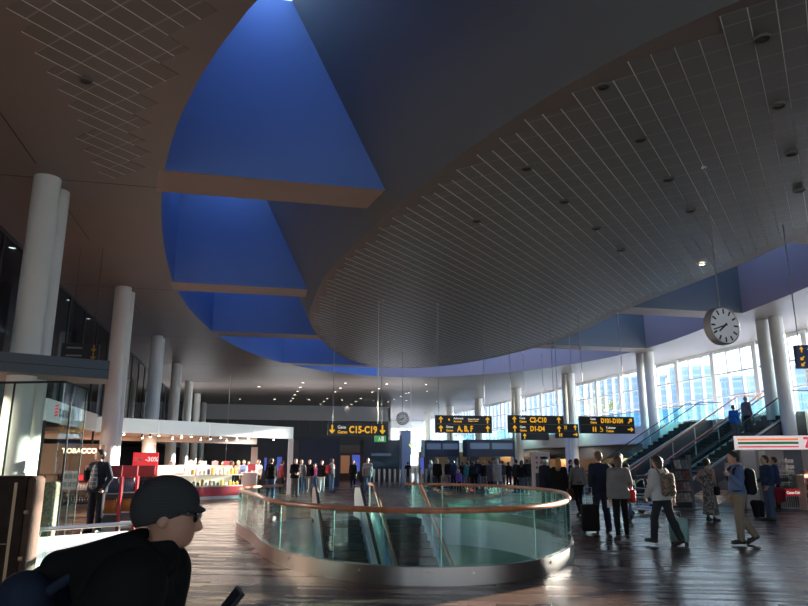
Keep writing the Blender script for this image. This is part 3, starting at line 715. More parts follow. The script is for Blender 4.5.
for x, y in ((378,45),(368,62),(358,77),(348,90),(340,103),(333,113),(320,131),(316,139),(467,103),(455,114),(443,124),(433,132),(422,140),(400,108),(534,47),(515,65),(497,79),(521,109),(590,103),(572,115),(555,125),(540,133),(528,140),(685,50),(657,67),(632,80),(636,110),(712,106),(690,116),(666,125),(648,134),(632,140),(737,95),(765,82),(757,111),(147,106),(274,106),(216,60)):
    downlight(*q(x, y), True, H, .17, lab='small lit downlight in the ceiling of the far hall', grp='lit downlights of the far ceiling')
for x, y in ((426,384),(427,391),(437,401),(406,393)): downlight(x, y, True, H, .15, lab='small lit downlight in the ceiling of the far hall', grp='lit downlights of the far ceiling')
for x, y in ((12.5,247),(69.5,299.5),(88.5,318),(104,364)): downlight(x, y, True, H, .13, lab='lit oval downlight above the glazed left gallery', grp='downlights over the left gallery')
# ------------------------------------------------------------------ left gallery behind glass
GX = -7.5
mb = MB().b2((GX-.08, 8, H-.12), (GX+.02, 84, H)); 
y = 8.
while y < 84: mb.b2((GX-.05, y-.04, 3.9), (GX+.02, y+.04, H-.1)); y += 2.76
mb.b2((GX-.06, 18.6, 3.3), (GX+.03, 84, 4.0), 1)
g = struct('wall_gallery', mb, [mat('dark_frame', (.05,.06,.075), .4), M_slab], 'dark framed glass wall of the left gallery')
obj('pane', MB().b2((GX-.03, 8, 3.9), (GX-.015, 84, H-.1)), M_gld, g, label='dark glass panes')
struct('gallery_floor', MB().b2((X0, 18.6, 3.45), (GX-.07, 84, 3.95)), M_dark, 'dark floor slab of the left gallery')
# slab end (bridge) in front of the nearest left column
pA, pB = Vector((-6.6, 14.6)), pt(110, 361, z=4.0)
e0, e1 = pt(-60, 346, z=4.0), pt(110, 361, z=4.0)
poly = [(e0.x, e0.y), (e1.x, e1.y), (e1.x-.3, e1.y+1.6), (e1.x-2.2, e1.y+1.6), (-6.6, 18.8), (-13, 18.8), (-13, e0.y)]
poly = [(e0.x, e0.y), (e1.x, e1.y), (-3.6, 18.6), (-12, 18.6)]
zb = pt(105, 379, y=e1.y).z
sl = struct('gallery_bridge', MB().prism(poly, zb, 4.0), M_slab, 'grey blue clad end of the left gallery floor')
# dim hanging sign up on the gallery
a, b = pt(62, 343, y=23), pt(98, 361, y=23)
t = thing('gallery_sign', 'dim black sign with two yellow down arrows behind the gallery slab', 'sign', ((a.x+b.x)/2, 23, b.z))
obj('panel', MB().b2((a.x, 23, b.z), (b.x, 23.12, a.z)), M_sign, t)
for k in range(2):
    zc = a.z-(a.z-b.z)*(.27+.46*k); obj('arrow', arrow((b.x-.16, 22.99, zc), .24, PI), mat('dim_yellow', (.4,.2,.02), .5), t)
    obj('divider', MB().b2((a.x+.15, 22.99, zc-.015), (b.x-.5, 23, zc+.03)), mat('sign_line', (.25,.25,.24), .5), t)
for f in (.2, .8):
    x = a.x+(b.x-a.x)*f; obj('rod', MB().tube([(x,23.06,a.z-.01),(x,23.06,H)], .008, 6), M_dark, t)
# ------------------------------------------------------------------ glazed vestibule in the left foreground
g0, g1, gq = pt(24, 595, z=0), pt(68, 573, z=0), pt(51, 581, z=0)
v = thing('glass_screen', 'tall framed glass screen behind the dark trunk', 'screen', (g0.x, g0.y, 0))
dirv = (g1-gq).normalized(); left = gq-dirv*.35; fq = .35/(g1-left).length
top = 2.72
far_l = Vector((left.x-2.6, left.y+.9, 0))
def pane(A, B):
    d = (B-A).normalized(); nn = Vector((d.y, -d.x, 0))*.008
    obj('pane', MB().prism([(A.x-nn.x,A.y-nn.y),(B.x-nn.x,B.y-nn.y),(B.x+nn.x,B.y+nn.y),(A.x+nn.x,A.y+nn.y)], .06, top), M_gl2, v)
pane(far_l, left.lerp(far_l, .28)); pane(left.lerp(far_l, .28), left); pane(left, gq); pane(gq, g1)
Mfr = mat('dark_frame2', (.025,.032,.036), .6, spec=.2)
for A, r_ in ((far_l, .015), (left.lerp(far_l, .28), .015), (gq, .016), (g1, .009)): obj('mullion', MB().tube([(A.x,A.y,0),(A.x,A.y,top)], r_, 8), Mfr, v)
for A, B in ((far_l, left), (left, g1)):
    d = (B-A).normalized(); n_ = Vector((d.y, -d.x, 0))*.03
    obj('base_rail', MB().prism([(A.x-n_.x,A.y-n_.y),(B.x-n_.x,B.y-n_.y),(B.x+n_.x,B.y+n_.y),(A.x+n_.x,A.y+n_.y)], 0, .06), M_offw, v)
    obj('top_rail', MB().prism([(A.x-n_.x*.6,A.y-n_.y*.6),(B.x-n_.x*.6,B.y-n_.y*.6),(B.x+n_.x*.6,B.y+n_.y*.6),(A.x+n_.x*.6,A.y+n_.y*.6)], top, top+.03), Mfr, v)
# low white parapet with a rail behind the screen
w0 = pt(30, 530, z=.72)-Vector((0,0,.72)); w1 = pt(152, 522, z=.72); w1.z = 0
zr = .72
pw = thing('parapet', 'low white parapet panel with added glow and a silver rail behind the glass screen', 'parapet', (w0.x, w0.y, 0))
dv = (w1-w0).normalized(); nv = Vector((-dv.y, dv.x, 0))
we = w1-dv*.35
obj('wall_panel', MB().prism([(w0.x,w0.y),(we.x,we.y),(we.x+nv.x*.1,we.y+nv.y*.1),(w0.x+nv.x*.1,w0.y+nv.y*.1)], 0, zr-.11), mat('parapet_glow', (.85,.85,.82), .4, emit=.7), pw)  # glow added so the panel shows as brightly lit
obj('rail', MB().tube([(w0.x,w0.y,zr),(w1.x,w1.y,zr),(w1.x+dv.x*.3,w1.y+dv.y*.3,zr)], .03, 10), M_alu, pw)
for f in (.1, .5, .9):
    p = w0.lerp(we, f)+nv*.05; obj('rail_post', MB().tube([(p.x,p.y,zr-.13),(p.x-nv.x*.05,p.y-nv.y*.05,zr-.02)], .012, 6), M_alu, pw)
# dark upright trunk
c0 = pt(24, 598, z=0)
tw, td, thh = 1.3, .5, 1.44
tk = thing('wardrobe_trunk', 'dark brown upright trunk standing in the left foreground', 'trunk', (c0.x-tw/2, c0.y+.2, 0)); c0.x -= .05
M_lea = mat('dark_leather', (.030,.021,.017), .75, spec=.15, noise=.35, nscale=5)
xL, xR, yF, yB = c0.x-tw, c0.x-.02, c0.y+.02, c0.y+td
def rounded(x0, x1, z0, z1, r, y0, y1):
    P = [(x0, z0), (x1, z0)]+[(x1-r+r*math.cos(a), z1-r+r*math.sin(a)) for a in [PI/2*i/5 for i in range(6)]]+[(x0+r-r*math.sin(a), z1-r+r*math.cos(a)) for a in [PI/2*i/5 for i in range(6)]]
    return MB().extr([(x, y0, z) for x, z in P], (0, y1-y0, 0))
obj('case', rounded(xL, xR-.06, .07, thh, .06, yF, yB), M_lea, tk)
obj('lid', rounded(xR-.055, xR+.02, .07, thh, .07, yF+.03, yB+.03), mat('brown_leather', (.085,.05,.035), .7, spec=.2, noise=.3, nscale=5), tk, label='brown side case')
obj('edge_strip', MB().b2((xR-.20, yF-.008, .1), (xR-.165, yF+.01, thh-.08)), mat('old_brass', (.32,.22,.13), .45, .6), tk, label='pale brass edge strip')
obj('band', MB().b2((xL, yF-.006, .62), (xR-.21, yF+.01, .635)), mat('worn_line', (.16,.15,.14), .6), tk)
obj('plinth', MB().b2((xL-.05, yF-.06, 0), (xR+.02, yB+.05, .07)), M_offw, tk, label='pale plinth')
for zz in (.45, 1.0): obj('clasp', MB().rbox((xR-.06, yF+.02, zz), (.1,.03,.05), .01), mat('old_brass', (.32,.22,.13), .45, .6), tk)
# beige stone post inside the screen
pc = pt(47, 500, y=12.5)
st_ = obj('pillar', MB().rbox((pc.x, 12.5, .65), (.34,.3,1.3), .05), mat('speckled_stone', (.42,.37,.25), .8, noise=.5, nscale=25), label='beige speckled stone pillar behind the glass screen', cat='pillar', base=(pc.x,12.5,0))
# ------------------------------------------------------------------ shop on the left
struct('wall_shop', MB().b2((-14, 36, 0), (-13.8, 48, 3.3)).b2((-15, 27.0, 0), (-9.4, 27.2, 3.3)).b2((-15, 14, 0), (-14.8, 27, 3.3)), M_pshop, 'warm coloured back walls of the shop')
# fascia with the tax free lettering, running along the hall
fa, fb = pt(52, 412, z=3.25), pt(98, 422, z=3.25)
fx = -5.9
A, B, B2 = pt(50, 402, x=fx), pt(83, 409, x=fx), pt(98, 413, x=fx)
zt, zl = pt(83, 409.5, x=fx).z, pt(83, 428, x=fx).z
f = thing('shop_fascia', 'pale fascia over the left shop reading TAX FREE beside red stripes', 'sign', (fx, B.y, zl))
obj('panel', MB().b2((fx-.15, A.y-.2, zl), (fx, B.y, zt)), mat('fascia_teal', (.55,.66,.66), .5, emit=.22), f)  # glow added to lift the dim panel
obj('end_panel', MB().b2((fx-.15, B.y+.02, zl-.02), (fx, B2.y, zt)), mat('fascia_grey', (.55,.54,.51), .5, emit=.2), f, label='plain grey end panel')  # brightened by the same added glow
for yy in (A.y, B2.y-.1): obj('post', MB().b2((fx-.12, yy-.04, 0), (fx-.05, yy+.04, zl+.01)), mat('dark_frame2', (.025,.032,.036), .6, spec=.2), f)
hh = zt-zl
def onf(px): return pt(px, 418, x=fx).y
ys = onf(54)
for k in range(4):
    obj('stripe', MB().extr([(fx+.002, ys+.0, zl+hh*(.25+.15*k)), (fx+.002, ys+.34, zl+hh*(.32+.15*k)), (fx+.002, ys+.34, zl+hh*(.41+.15*k)), (fx+.002, ys, zl+hh*(.34+.15*k))], (.01,0,0)), M_redlit, f, label='red stripe')
ly0 = ys+.5; obj('lettering', text_mb('TAX FREE', hh*.52, (fx+.008, ly0, zl+hh*.3), right=(0,1,0), bold=.008), mat('dark_letter', (.03,.05,.09), .5), f)
# tobacco portal
pa, pb = pt(40, 447, y=22.6), pt(97, 472, y=22.6)
po = thing('tobacco_unit', 'brown shop wall unit with glowing TOBACCO lettering', 'shop unit', ((pa.x+pb.x)/2, 22.9, 0))
obj('header', MB().b2((pa.x-.3, 22.6, pa.z-.78), (pb.x, 23.5, pa.z+.1)), M_brown, po, label='brown header box')
obj('lettering', text_mb('TOBACCO', .2, (pt(62,452,y=22.6).x, 22.585, pt(62,453,y=22.6).z), bold=.006), mat('glow_letters', (1,.82,.55), .5, emit=2.5), po)
obj('side', MB().b2((pa.x-.3, 22.7, 0), (pa.x+.55, 23.5, pa.z-.78)), M_brown, po)
obj('back', MB().b2((pa.x+.55, 23.4, 0), (pb.x, 23.5, pa.z-.78)), M_pshop, po)
for k in range(4):
    z = .35+.42*k; obj('shelf', MB().b2((pa.x+.56, 22.85, z), (pb.x, 23.39, z+.03)), M_dark if k < 3 else M_lit, po)
obj('red_strip', MB().b2((pa.x+.9, 22.8, pa.z-.98), (pb.x-.1, 22.9, pa.z-.8)), M_redlit, po, label='red lit strip')
pxs0, pxs1 = pa.x+.7, pb.x-.05
bt = None
def bottle_proto(loc, col, label, grp, h=.3, r=.04, gl=.0):
    t = thing('bottle', label, 'bottle', loc, grp)
    obj('glass_body', MB().lathe([(.001,0),(r,0),(r,h*.6),(r*.35,h*.75),(r*.33,h*.9)], (0,0,0), 10), col, t, local=True)
    obj('cap', MB().lathe([(r*.4,h*.88),(r*.4,h),(.001,h)], (0,0,0), 8), M_black, t, local=True)
    return t
for k in range(3):
    pr = None
    for i in range(12):
        x = pxs0+(pxs1-pxs0)*(i+.5)/12; loc = (x, 23.0, .38+.42*k)
        lab = 'small bottle on a dark shelf of the brown tobacco unit, %s shelf' % ('bottom','middle','upper')[k]
        if pr is None: pr = bottle_proto(loc, [mat('bt_dark', (.03,.03,.035), .15), mat('bt_white', (.6,.58,.55), .3), mat('bt_brown', (.25,.1,.05), .2)][k], lab, 'bottles on the %s shelf of the tobacco unit' % ('bottom','middle','upper')[k], .26, .05)
        else: copy_tree(pr, loc)
# price board
a, b = pt(63, 471, y=17.5), pt(77, 489, y=17.5)
pbd = thing('price_board', 'white price board with small cards behind the glass screen', 'board', ((a.x+b.x)/2, 17.5, 0))
obj('panel', MB().b2((a.x, 17.5, b.z), (b.x, 17.53, a.z)), M_white, pbd)
for i in range(3):
    for j in range(2):
        x = a.x+(b.x-a.x)*(.18+.3*i); z = b.z+(a.z-b.z)*(.25+.45*j); obj('card', MB().b2((x-.03, 17.49, z-.05), (x+.05, 17.5, z+.06)), mat('card_grey', (.35,.38,.4), .6), pbd)
obj('post', MB().tube([((a.x+b.x)/2, 17.55, 0), ((a.x+b.x)/2, 17.55, a.z)], .02, 8), M_alu, pbd)
# low shelf with bottles under the board
# red gondolas
Mb = [mat('bt_blue', (.10,.16,.24), .15), mat('bt_amber', (.55,.22,.04), .15), mat('bt_black', (.02,.02,.022), .15)]
def gondola(px0, px1, y, label, n, nm):
    a, b = pt(px0, 465.5, y=y), pt(px1, 531, y=y); w = b.x-a.x; hz = a.z
    t = thing('bottle_rack', label, 'display rack', ((a.x+b.x)/2, y, 0))
    obj('header', MB().b2((a.x, y-.02, hz-.28), (b.x, y+.04, hz)), mat('header_red', (.28,.02,.03), .5), t, label='dark red header card')
    for x in (a.x, b.x): obj('upright', MB().b2((x-.03, y-.03, 0), (x+.03, y+.12, hz-.27)), M_red, t, label='red upright')
    obj('back', MB().b2((a.x, y+.38, .1), (b.x, y+.41, hz-.3)), M_dark, t)
    obj('base', MB().b2((a.x, y, 0), (b.x, y+.4, .16)), M_offw, t)
    for k, z in enumerate((.38, .86)):
        obj('shelf', MB().b2((a.x+.03, y, z), (b.x-.03, y+.4, z+.03)), M_offw, t)
        pr = None
        for i in range(n):
            x = a.x+.09+(w-.18)*i/(n-1); loc = (x, y+.12, z+.03)
            if pr is None: pr = bottle_proto(loc, Mb[(1-k) if nm != 'third' else 2], '%s bottle on the %s shelf of the %s red bottle rack' % (('amber' if k == 0 else 'blue') if nm != 'third' else 'dark', ('lower','upper')[k], nm), 'bottles on the %s shelf of the %s rack' % (('lower','upper')[k], nm), .36, .05)
            else: copy_tree(pr, loc)
gondola(102, 116.5, 18.2, 'red bottle rack beside the second left column, the left one', 7, 'left')
gondola(119.5, 132.5, 18.9, 'red bottle rack in the middle of three, in front of the red discount sign', 7, 'middle')
gondola(138.5, 150, 20.2, 'red bottle rack closest to the capped man, the right one of three', 6, 'third')
# discount sign
a, b = pt(133.5, 452.5, y=24), pt(156.5, 475, y=24)
t = thing('discount_sign', 'bright red lit sign reading -30% behind the bottle racks', 'sign', ((a.x+b.x)/2, 24, 0))
obj('panel', MB().b2((a.x, 24, b.z-.5), (b.x, 24.2, a.z)), M_redlit, t)
obj('foot', MB().b2((a.x+.1, 24.02, 0), (b.x-.1, 24.18, b.z-.5)), M_red, t)
obj('lettering', text_mb('-30%', .2, (a.x+(b.x-a.x)*.5, 23.99, a.z-.28), bold=.006), M_wlet, t)
obj('lettering', text_mb('30%', .16, (a.x+.05, 23.99, a.z-.27), bold=.004), mat('dim_pink', (.75,.35,.3), .5), t)
# canopy over the shop
ca, cb = pt(105, 428.5, y=1), None
def on(px, py, Y):   # Y = distance along the view axis
    d = _fw+_rt*((px-404)/FPX)+_up*((303-py)/FPX); h = Vector((math.sin(HEAD), math.cos(HEAD), 0)); return Vector((0,0,CAMZ))+d*(Y/d.dot(h))
c0, c1 = on(100, 428, 28.4), on(293.5, 433, 37)
zt, zb2 = 3.47, 2.86
dv = Vector((c1.x-c0.x, c1.y-c0.y, 0)).normalized(); nv = Vector((-dv.y, dv.x, 0))
cp = thing('shop_canopy', 'white shop canopy beam with ceiling standing in the left middle distance', 'canopy', (c0.x, c0.y, 0))
def strip(p, q, th, z0, z1): return MB().prism([(p.x,p.y),(q.x,q.y),(q.x+nv.x*th,q.y+nv.y*th),(p.x+nv.x*th,p.y+nv.y*th)], z0, z1)
Mcan = mat('canopy_glow', (.78,.84,.82), .22, noise=.08, nscale=.8, emit=.28)  # added glow stands in for daylight on the fascia
L = (Vector((c1.x,c1.y,0))-Vector((c0.x,c0.y,0))).length
P = lambda f: Vector((c0.x, c0.y, 0))+dv*(L*f)
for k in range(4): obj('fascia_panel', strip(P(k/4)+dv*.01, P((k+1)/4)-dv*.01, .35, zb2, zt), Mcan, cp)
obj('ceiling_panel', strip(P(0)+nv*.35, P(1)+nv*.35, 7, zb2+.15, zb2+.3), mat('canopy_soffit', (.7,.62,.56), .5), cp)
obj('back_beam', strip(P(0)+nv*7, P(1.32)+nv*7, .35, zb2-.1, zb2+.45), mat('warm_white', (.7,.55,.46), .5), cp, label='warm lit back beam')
for f, o, r_ in ((.985, .0, .13), (1.29, 6.8, .2), (.62, 6.8, .25)):
    p = P(f)+nv*o; obj('post', MB().prism([(p.x-r_,p.y-.12),(p.x+r_,p.y-.12),(p.x+r_,p.y+.2),(p.x-r_,p.y+.2)], 0, zb2 if o < 1 else zb2-.3), M_white if o < 1 else mat('warm_white', (.7,.55,.46), .5), cp)
pj = P(.985)+nv*.1
pr = None
for i in range(16):
    p = P(.12+.85*(i+.5)/16)+nv*(.9+1.6*(i % 3)); loc = (p.x, p.y, zb2+.15)
    if pr is None:
        pr = thing('spotlight', 'small dark spotlight under the white shop canopy', 'lamp', loc, 'spotlights under the shop canopy')
        obj('head', MB().tube([(0,0,-.02),(.03,-.08,-.2)], .055, 10), M_black, pr, local=True); obj('lens', MB().tube([(.03,-.081,-.202),(.031,-.083,-.206)], .045, 10), mat('spot_glow', (1,.85,.7), .5, emit=14), pr, local=True)
    else: copy_tree(pr, loc)
for i in range(3):
    p = P(.2+.3*i)+nv*3.2
    l = bpy.data.lights.new('shop_lamp', 'AREA'); l.energy = 420; l.size = 2.5; l.color = (1,.8,.66); lo = bpy.data.objects.new('shop_lamp', l); C.objects.link(lo); lo.location = (p.x, p.y, zb2+.1)
for x, y in ((-9.5, 19.5), (-11, 24.5), (-7.0, 16.6)):
    l = bpy.data.lights.new('shop_lamp', 'AREA'); l.energy = 420; l.size = 2; l.color = (1,.78,.62); lo = bpy.data.objects.new('shop_lamp', l); C.objects.link(lo); lo.location = (x, y, 3.1)
# perfume counter under the canopy
k0, k1 = on(160, 498, 31.5), on(301, 500, 35.5)
def counter(px0, px1, Ya, Yb, label, hz, nm):
    a, b = on(px0, 480, Ya), on(px1, 480, Yb); a.z = b.z = 0; d = (b-a).normalized(); n_ = Vector((-d.y, d.x, 0))
    t = thing('display_counter', label, 'counter', ((a.x+b.x)/2, (a.y+b.y)/2, 0))
    def s(th0, th1, z0, z1, m, name, lab=None):
        A, B = a+n_*th0, b+n_*th0; A2, B2 = a+n_*th1, b+n_*th1
        obj(name, MB().prism([(A.x,A.y),(B.x,B.y),(B2.x,B2.y),(A2.x,A2.y)], z0, z1), m, t, label=lab)
    s(-.02, .9, 0, .14, M_white, 'plinth'); s(0, .9, .14, .55, mat('counter_red', (.62,.06,.10), .35), 'front_band', 'red front band')
    s(0, .9, .55, .60, M_white, 'deck'); s(.02, .03, .6, 1.05, M_gl2, 'glass_front'); s(.0, .9, 1.05, 1.09, M_white, 'glass_top_frame')
    s(.85, .88, .6, 1.5, mat('counter_back', (.75,.6,.5), .5, emit=.35), 'back_panel', 'lit back panel')
    return a, b, d, n_
a, b, d, nn = counter(196, 243, 31.0, 33.0, 'white perfume counter with a red band right of the capped head', 1.1, 'p')
cols = [mat('pf_green', (.45,.55,.42), .25), mat('pf_amber', (.75,.42,.08), .25), mat('pf_pink', (.75,.42,.36), .3), mat('pf_dark', (.08,.07,.07), .3), mat('pf_white', (.8,.78,.72), .3)]
for row, (o, z) in enumerate(((.3, .6), (.45, 1.09))):
    for i in range(12):
        p = a.lerp(b, (i+.5)/12)+nn*o; t = thing('perfume_box', 'small perfume box %s of the counter, number %s from its left end' % (('behind the glass', 'on top')[row], ['one','two','three','four','five','six','seven','eight','nine','ten','eleven','twelve'][i]), 'box', (p.x,p.y,z), 'perfume boxes on the counter')
        h = random.uniform(.12,.3); obj('carton', MB().rbox((p.x,p.y,z+h/2), (.13,.1,h), .012, math.atan2(d.y,d.x)), cols[(i*3+row) % 5 if i < 9 else 1], t); obj('cap', MB().lathe([(.02,0),(.02,.05),(.001,.05)], (p.x,p.y,z+h), 8), M_alu, t)
for i in range(4):
    p = a.lerp(b, .12+.25*i)+nn*.9; z = 1.09
    t = thing('counter_poster', 'small %s poster stand on the perfume counter' % ('orange','pale','pink','red')[i], 'poster', (p.x,p.y,z))
    obj('card', MB().box((p.x,p.y,z+.35), (.34,.03,.5), math.atan2(d.y,d.x)), mat('poster_%d' % i, [(.85,.5,.35),(.75,.72,.7),(.9,.4,.42),(.85,.12,.14)][i], .5, emit=.2), t); obj('foot', MB().box((p.x,p.y,z+.05), (.2,.14,.1), math.atan2(d.y,d.x)), M_white, t)
a, b, d, nn = counter(158, 194, 29.5, 30.8, 'perfume counter mostly hidden behind the capped head', 1.1, 'p2')
bx0, bx1 = on(178, 475, 33.5), on(208, 475, 34.5)
t = thing('brand_lightbox', 'white lit header board above the counter left of the posters', 'sign', ((bx0.x+bx1.x)/2, (bx0.y+bx1.y)/2, 0))
dd = (bx1-bx0).normalized(); nn2 = Vector((-dd.y, dd.x, 0))*.15
obj('panel', MB().prism([(bx0.x,bx0.y),(bx1.x,bx1.y),(bx1.x+nn2.x,bx1.y+nn2.y),(bx0.x+nn2.x,bx0.y+nn2.y)], 1.0, 1.52), mat('lightbox_white', (.85,.8,.76), .5, emit=.5), t)
obj('lettering', text_mb('TAX FREE', .26, (bx0.x+dd.x*.2, bx0.y+dd.y*.2-.01, 1.15), right=(dd.x,dd.y,0), bold=.006), M_black, t)
obj('stand', MB().prism([(bx0.x,bx0.y),(bx1.x,bx1.y),(bx1.x+nn2.x,bx1.y+nn2.y),(bx0.x+nn2.x,bx0.y+nn2.y)], 0, 1.0), mat('warm_white', (.7,.55,.46), .5), t)
# sales desk at the right end
p = on(249, 485, 34.5)
t = thing('sales_desk', 'white and grey till desk at the right end of the perfume counter', 'desk', (p.x,p.y,0))
obj('body', MB().rbox((p.x,p.y,.55), (.75,.7,1.1), .03), M_offw, t); obj('top', MB().rbox((p.x,p.y,1.12), (.85,.8,.05), .02), M_white, t); obj('screen', MB().rbox((p.x+.1,p.y,1.4), (.4,.05,.3), .01, .4), mat('poster_3', (.85,.12,.14), .5), t); obj('screen_stand', MB().tube([(p.x+.1,p.y,1.14),(p.x+.1,p.y,1.26)], .03, 8), M_alu, t)
for x, y, e in ((26.4, 36, 90), (26.4, 46, 170), (26.4, 56, 170), (26.4, 68, 170)):
    l = bpy.data.lights.new('gallery_underside_lamp', 'AREA'); l.energy = e; l.size = .8; l.color = (1,.9,.8); lo = bpy.data.objects.new('gallery_underside_lamp', l); C.objects.link(lo); lo.location = (x, y, 2.92)
for x, y, e in ((-14, 24, 260), (-14, 38, 320), (-14, 54, 320)):
    l = bpy.data.lights.new('gallery_lamp', 'AREA'); l.energy = e; l.size = 3; l.color = (.75,.87,1); lo = bpy.data.objects.new('gallery_lamp', l); C.objects.link(lo); lo.location = (x, y, H-.15)
for x, y, e in ((-6, 64, 330), (4, 62, 330), (12, 60, 260)):
    l = bpy.data.lights.new('added_uplight', 'AREA'); l.energy = e; l.size = 5; l.color = (.95,.96,1); lo = bpy.data.objects.new('added_uplight', l); C.objects.link(lo); lo.location = (x, y, 3.9); lo.rotation_euler = (PI, 0, 0)  # added upward fill lights that brighten the far ceiling
# ------------------------------------------------------------------ far hall furniture
def block(px0, py0, px1, py1, y, d, m, name, label, cat, z0=0.0, parts=()):
    a, b = pt(px0, py0, y=y), pt(px1, py1, y=y); xa, xb = a.x, b.x; zt = a.z
    t = thing(name, label, cat, ((xa+xb)/2, y, z0))
    obj('body', MB().b2((xa, y, z0), (xb, y+d, zt)), m, t)
    for nm, f0, f1, g0, g1, mm in parts:
        obj(nm, MB().b2((xa+(xb-xa)*f0, y-.05, z0+(zt-z0)*g0), (xa+(xb-xa)*f1, y, z0+(zt-z0)*g1)), mm, t)
    return t
Mscr = mat('screen_dim', (.06,.09,.14), .3, emit=.6)
Mblue = mat('screen_blue', (.10,.14,.60), .4, emit=.45)
Mgold = mat('gold_wall', (.30,.18,.07), .5)
block(299, 438, 339, 490, 48, 5, M_navy, 'lift_enclosure', 'tall dark navy box in the middle of the far hall', 'enclosure', parts=(('door', .42, .58, .02, .5, M_dark),))
block(242, 441, 298, 490, 58, 3, M_dark, 'far_booth', 'dark shop front behind the white canopy post', 'booth', parts=(('blue_screen', .40, .44, .3, .6, Mblue), ('blue_screen', .62, .70, .3, .62, Mblue), ('blue_screen', .92, .97, .3, .6, Mblue)))
block(340, 445, 364, 490, 66, 2, mat('brown_dim', (.09,.05,.04), .5), 'far_booth', 'brown shop front right of the navy box', 'booth', parts=(('blue_screen', .5, .98, .25, .72, Mblue), ('lit_shelf', .04, .4, .2, .7, mat('far_glow', (.9,.4,.2), .5, emit=.08)), ('panel', .0, 1, .78, 1, mat('beige_dim', (.14,.11,.10), .5))))
block(364, 440, 400, 490, 60, 2, M_dark, 'passport_booth', 'dark passport booth with a sign band left of the white pier', 'booth', parts=(('screen', .2, .75, .62, .68, Mscr), ('window_strip', .05, .95, .35, .5, mat('booth_glass', (.06,.10,.13), .2))))
block(402, 430, 411, 490, 57, 1, mat('pier_blue', (.32,.36,.45), .5), 'pier', 'pale blue grey pier under the small clock', 'pier')
block(424.5, 440, 459.5, 455, 56, 1.2, M_navy, 'monitor_band', 'dark overhead band with flight screens left of the queue', 'monitor', 2.1, (('screen', .06, .46, .45, .8, Mscr), ('screen', .52, .95, .45, .8, Mscr)))
block(467, 439.5, 515, 455, 54, 1.2, M_navy, 'monitor_band', 'dark overhead band with flight screens beside the far column', 'monitor', 2.1, (('screen', .06, .46, .45, .8, Mscr), ('screen', .52, .95, .45, .8, Mscr)))
block(420, 452, 512, 490, 68, .5, Mgold, 'timber_wall', 'dim gold timber wall behind the queue', 'wall panel', parts=tuple(('dark_panel', .06+.24*k, .16+.24*k, 0, 1, M_dark) for k in range(4))+(('blue_screen', .0, .04, .2, .8, Mblue),))
for k, px in enumerate((424.5, 459, 467.5, 514)):
    a = pt(px, 450, y=56.6 if k < 2 else 54.6); obj('post', MB().b2((a.x-.06, a.y-.05, 0), (a.x+.06, a.y+.05, 2.12)), M_dark, label='slim dark post carrying the %s end of the %s screen band' % (('left','right')[k % 2], ('left','right')[k//2]), cat='post', base=(a.x,a.y,0))
# exit lights far
for px, py in ((411, 445), (225, 470)):
    a = pt(px, py, y=55.8); t = thing('exit_lamp', 'tiny yellow green exit lamp %s' % ('beside the far pier' if px > 300 else 'far behind the shop counter'), 'lamp', tuple(a))
    obj('box', MB().b2((a.x-.17, a.y-.05, a.z-.1), (a.x+.17, a.y, a.z+.1)), mat('exit_yel', (.6,.8,.15), .5, emit=1.0), t); obj('rod', MB().tube([(a.x,a.y-.02,a.z+.09),(a.x,a.y-.02,H)], .012, 6), M_alu, t)
# gates of steel posts in front of the control
pr = None
for i in range(24):
    px = 374+i*5.2
    a = pt(px, 484, z=0); y = 46.5; a = pt(px, 470, y=y)
    loc = (a.x, y, 0)
    if pr is None:
        pr = thing('barrier_post', 'upright steel post of the control gates in the far hall', 'barrier', loc, 'steel posts of the control gates')
        obj('post', MB().rbox((0,0,.6), (.12,.3,1.2), .03), M_steel, pr, local=True); obj('cap', MB().rbox((0,0,1.215), (.14,.32,.04), .015), M_black, pr, local=True)
    else: copy_tree(pr, loc)
# information totem
a, b = pt(532.5, 452, y=27), pt(551.5, 492, y=27)
t = thing('information_totem', 'white information totem with red notices beside the uniformed man', 'totem', ((a.x+b.x)/2, 27, 0))
obj('panel', MB().b2((a.x, 27, .05), (b.x, 27.18, a.z)), mat('totem_white', (.72,.62,.62), .5), t); obj('foot', MB().b2((a.x-.05, 26.95, 0), (b.x+.05, 27.25, .05)), M_alu, t)
for i in range(3):
    for j in range(3): obj('notice', MB().b2((a.x+.12+.2*i, 26.99, a.z-.28-.2*j), (a.x+.22+.2*i, 27, a.z-.18-.2*j)), mat('notice_red', (.6,.12,.1), .5), t)
obj('screen', MB().b2((a.x+.1, 26.985, .45), (b.x-.05, 27, a.z-.85)), M_dark, t, label='dark lower panel')
# ------------------------------------------------------------------ kiosk on the right
KY = 22.0
a, b = pt(736, 436, y=KY), pt(808, 449, y=KY)
k0 = pt(736, 436.5, y=KY+.35); k1 = pt(830, 431, y=KY-1.0)
zt, zl = pt(736, 436, y=KY+.35).z, pt(736, 449.5, y=KY+.35).z
dv = Vector((k1.x-k0.x, k1.y-k0.y, 0)).normalized(); nv = Vector((dv.y, -dv.x, 0)); L = 3.6
o = Vector((k0.x, k0.y, 0))
ks = thing('kiosk', 'convenience kiosk with a white sign band of orange green and red stripes', 'kiosk', (o.x+1.6, o.y+.5, 0))
def onk(x, d0, d1, z0, z1, w):
    A = o+dv*x+nv*d0; B = o+dv*(x+w)+nv*d0; A2 = o+dv*x+nv*d1; B2 = o+dv*(x+w)+nv*d1
    return MB().prism([(A.x,A.y),(B.x,B.y),(B2.x,B2.y),(A2.x,A2.y)], z0, z1)
hz = zt-zl
obj('sign_band', onk(0, 0, -.4, zl, zt, L), mat('kiosk_white', (.82,.72,.72), .4, emit=.55), ks)
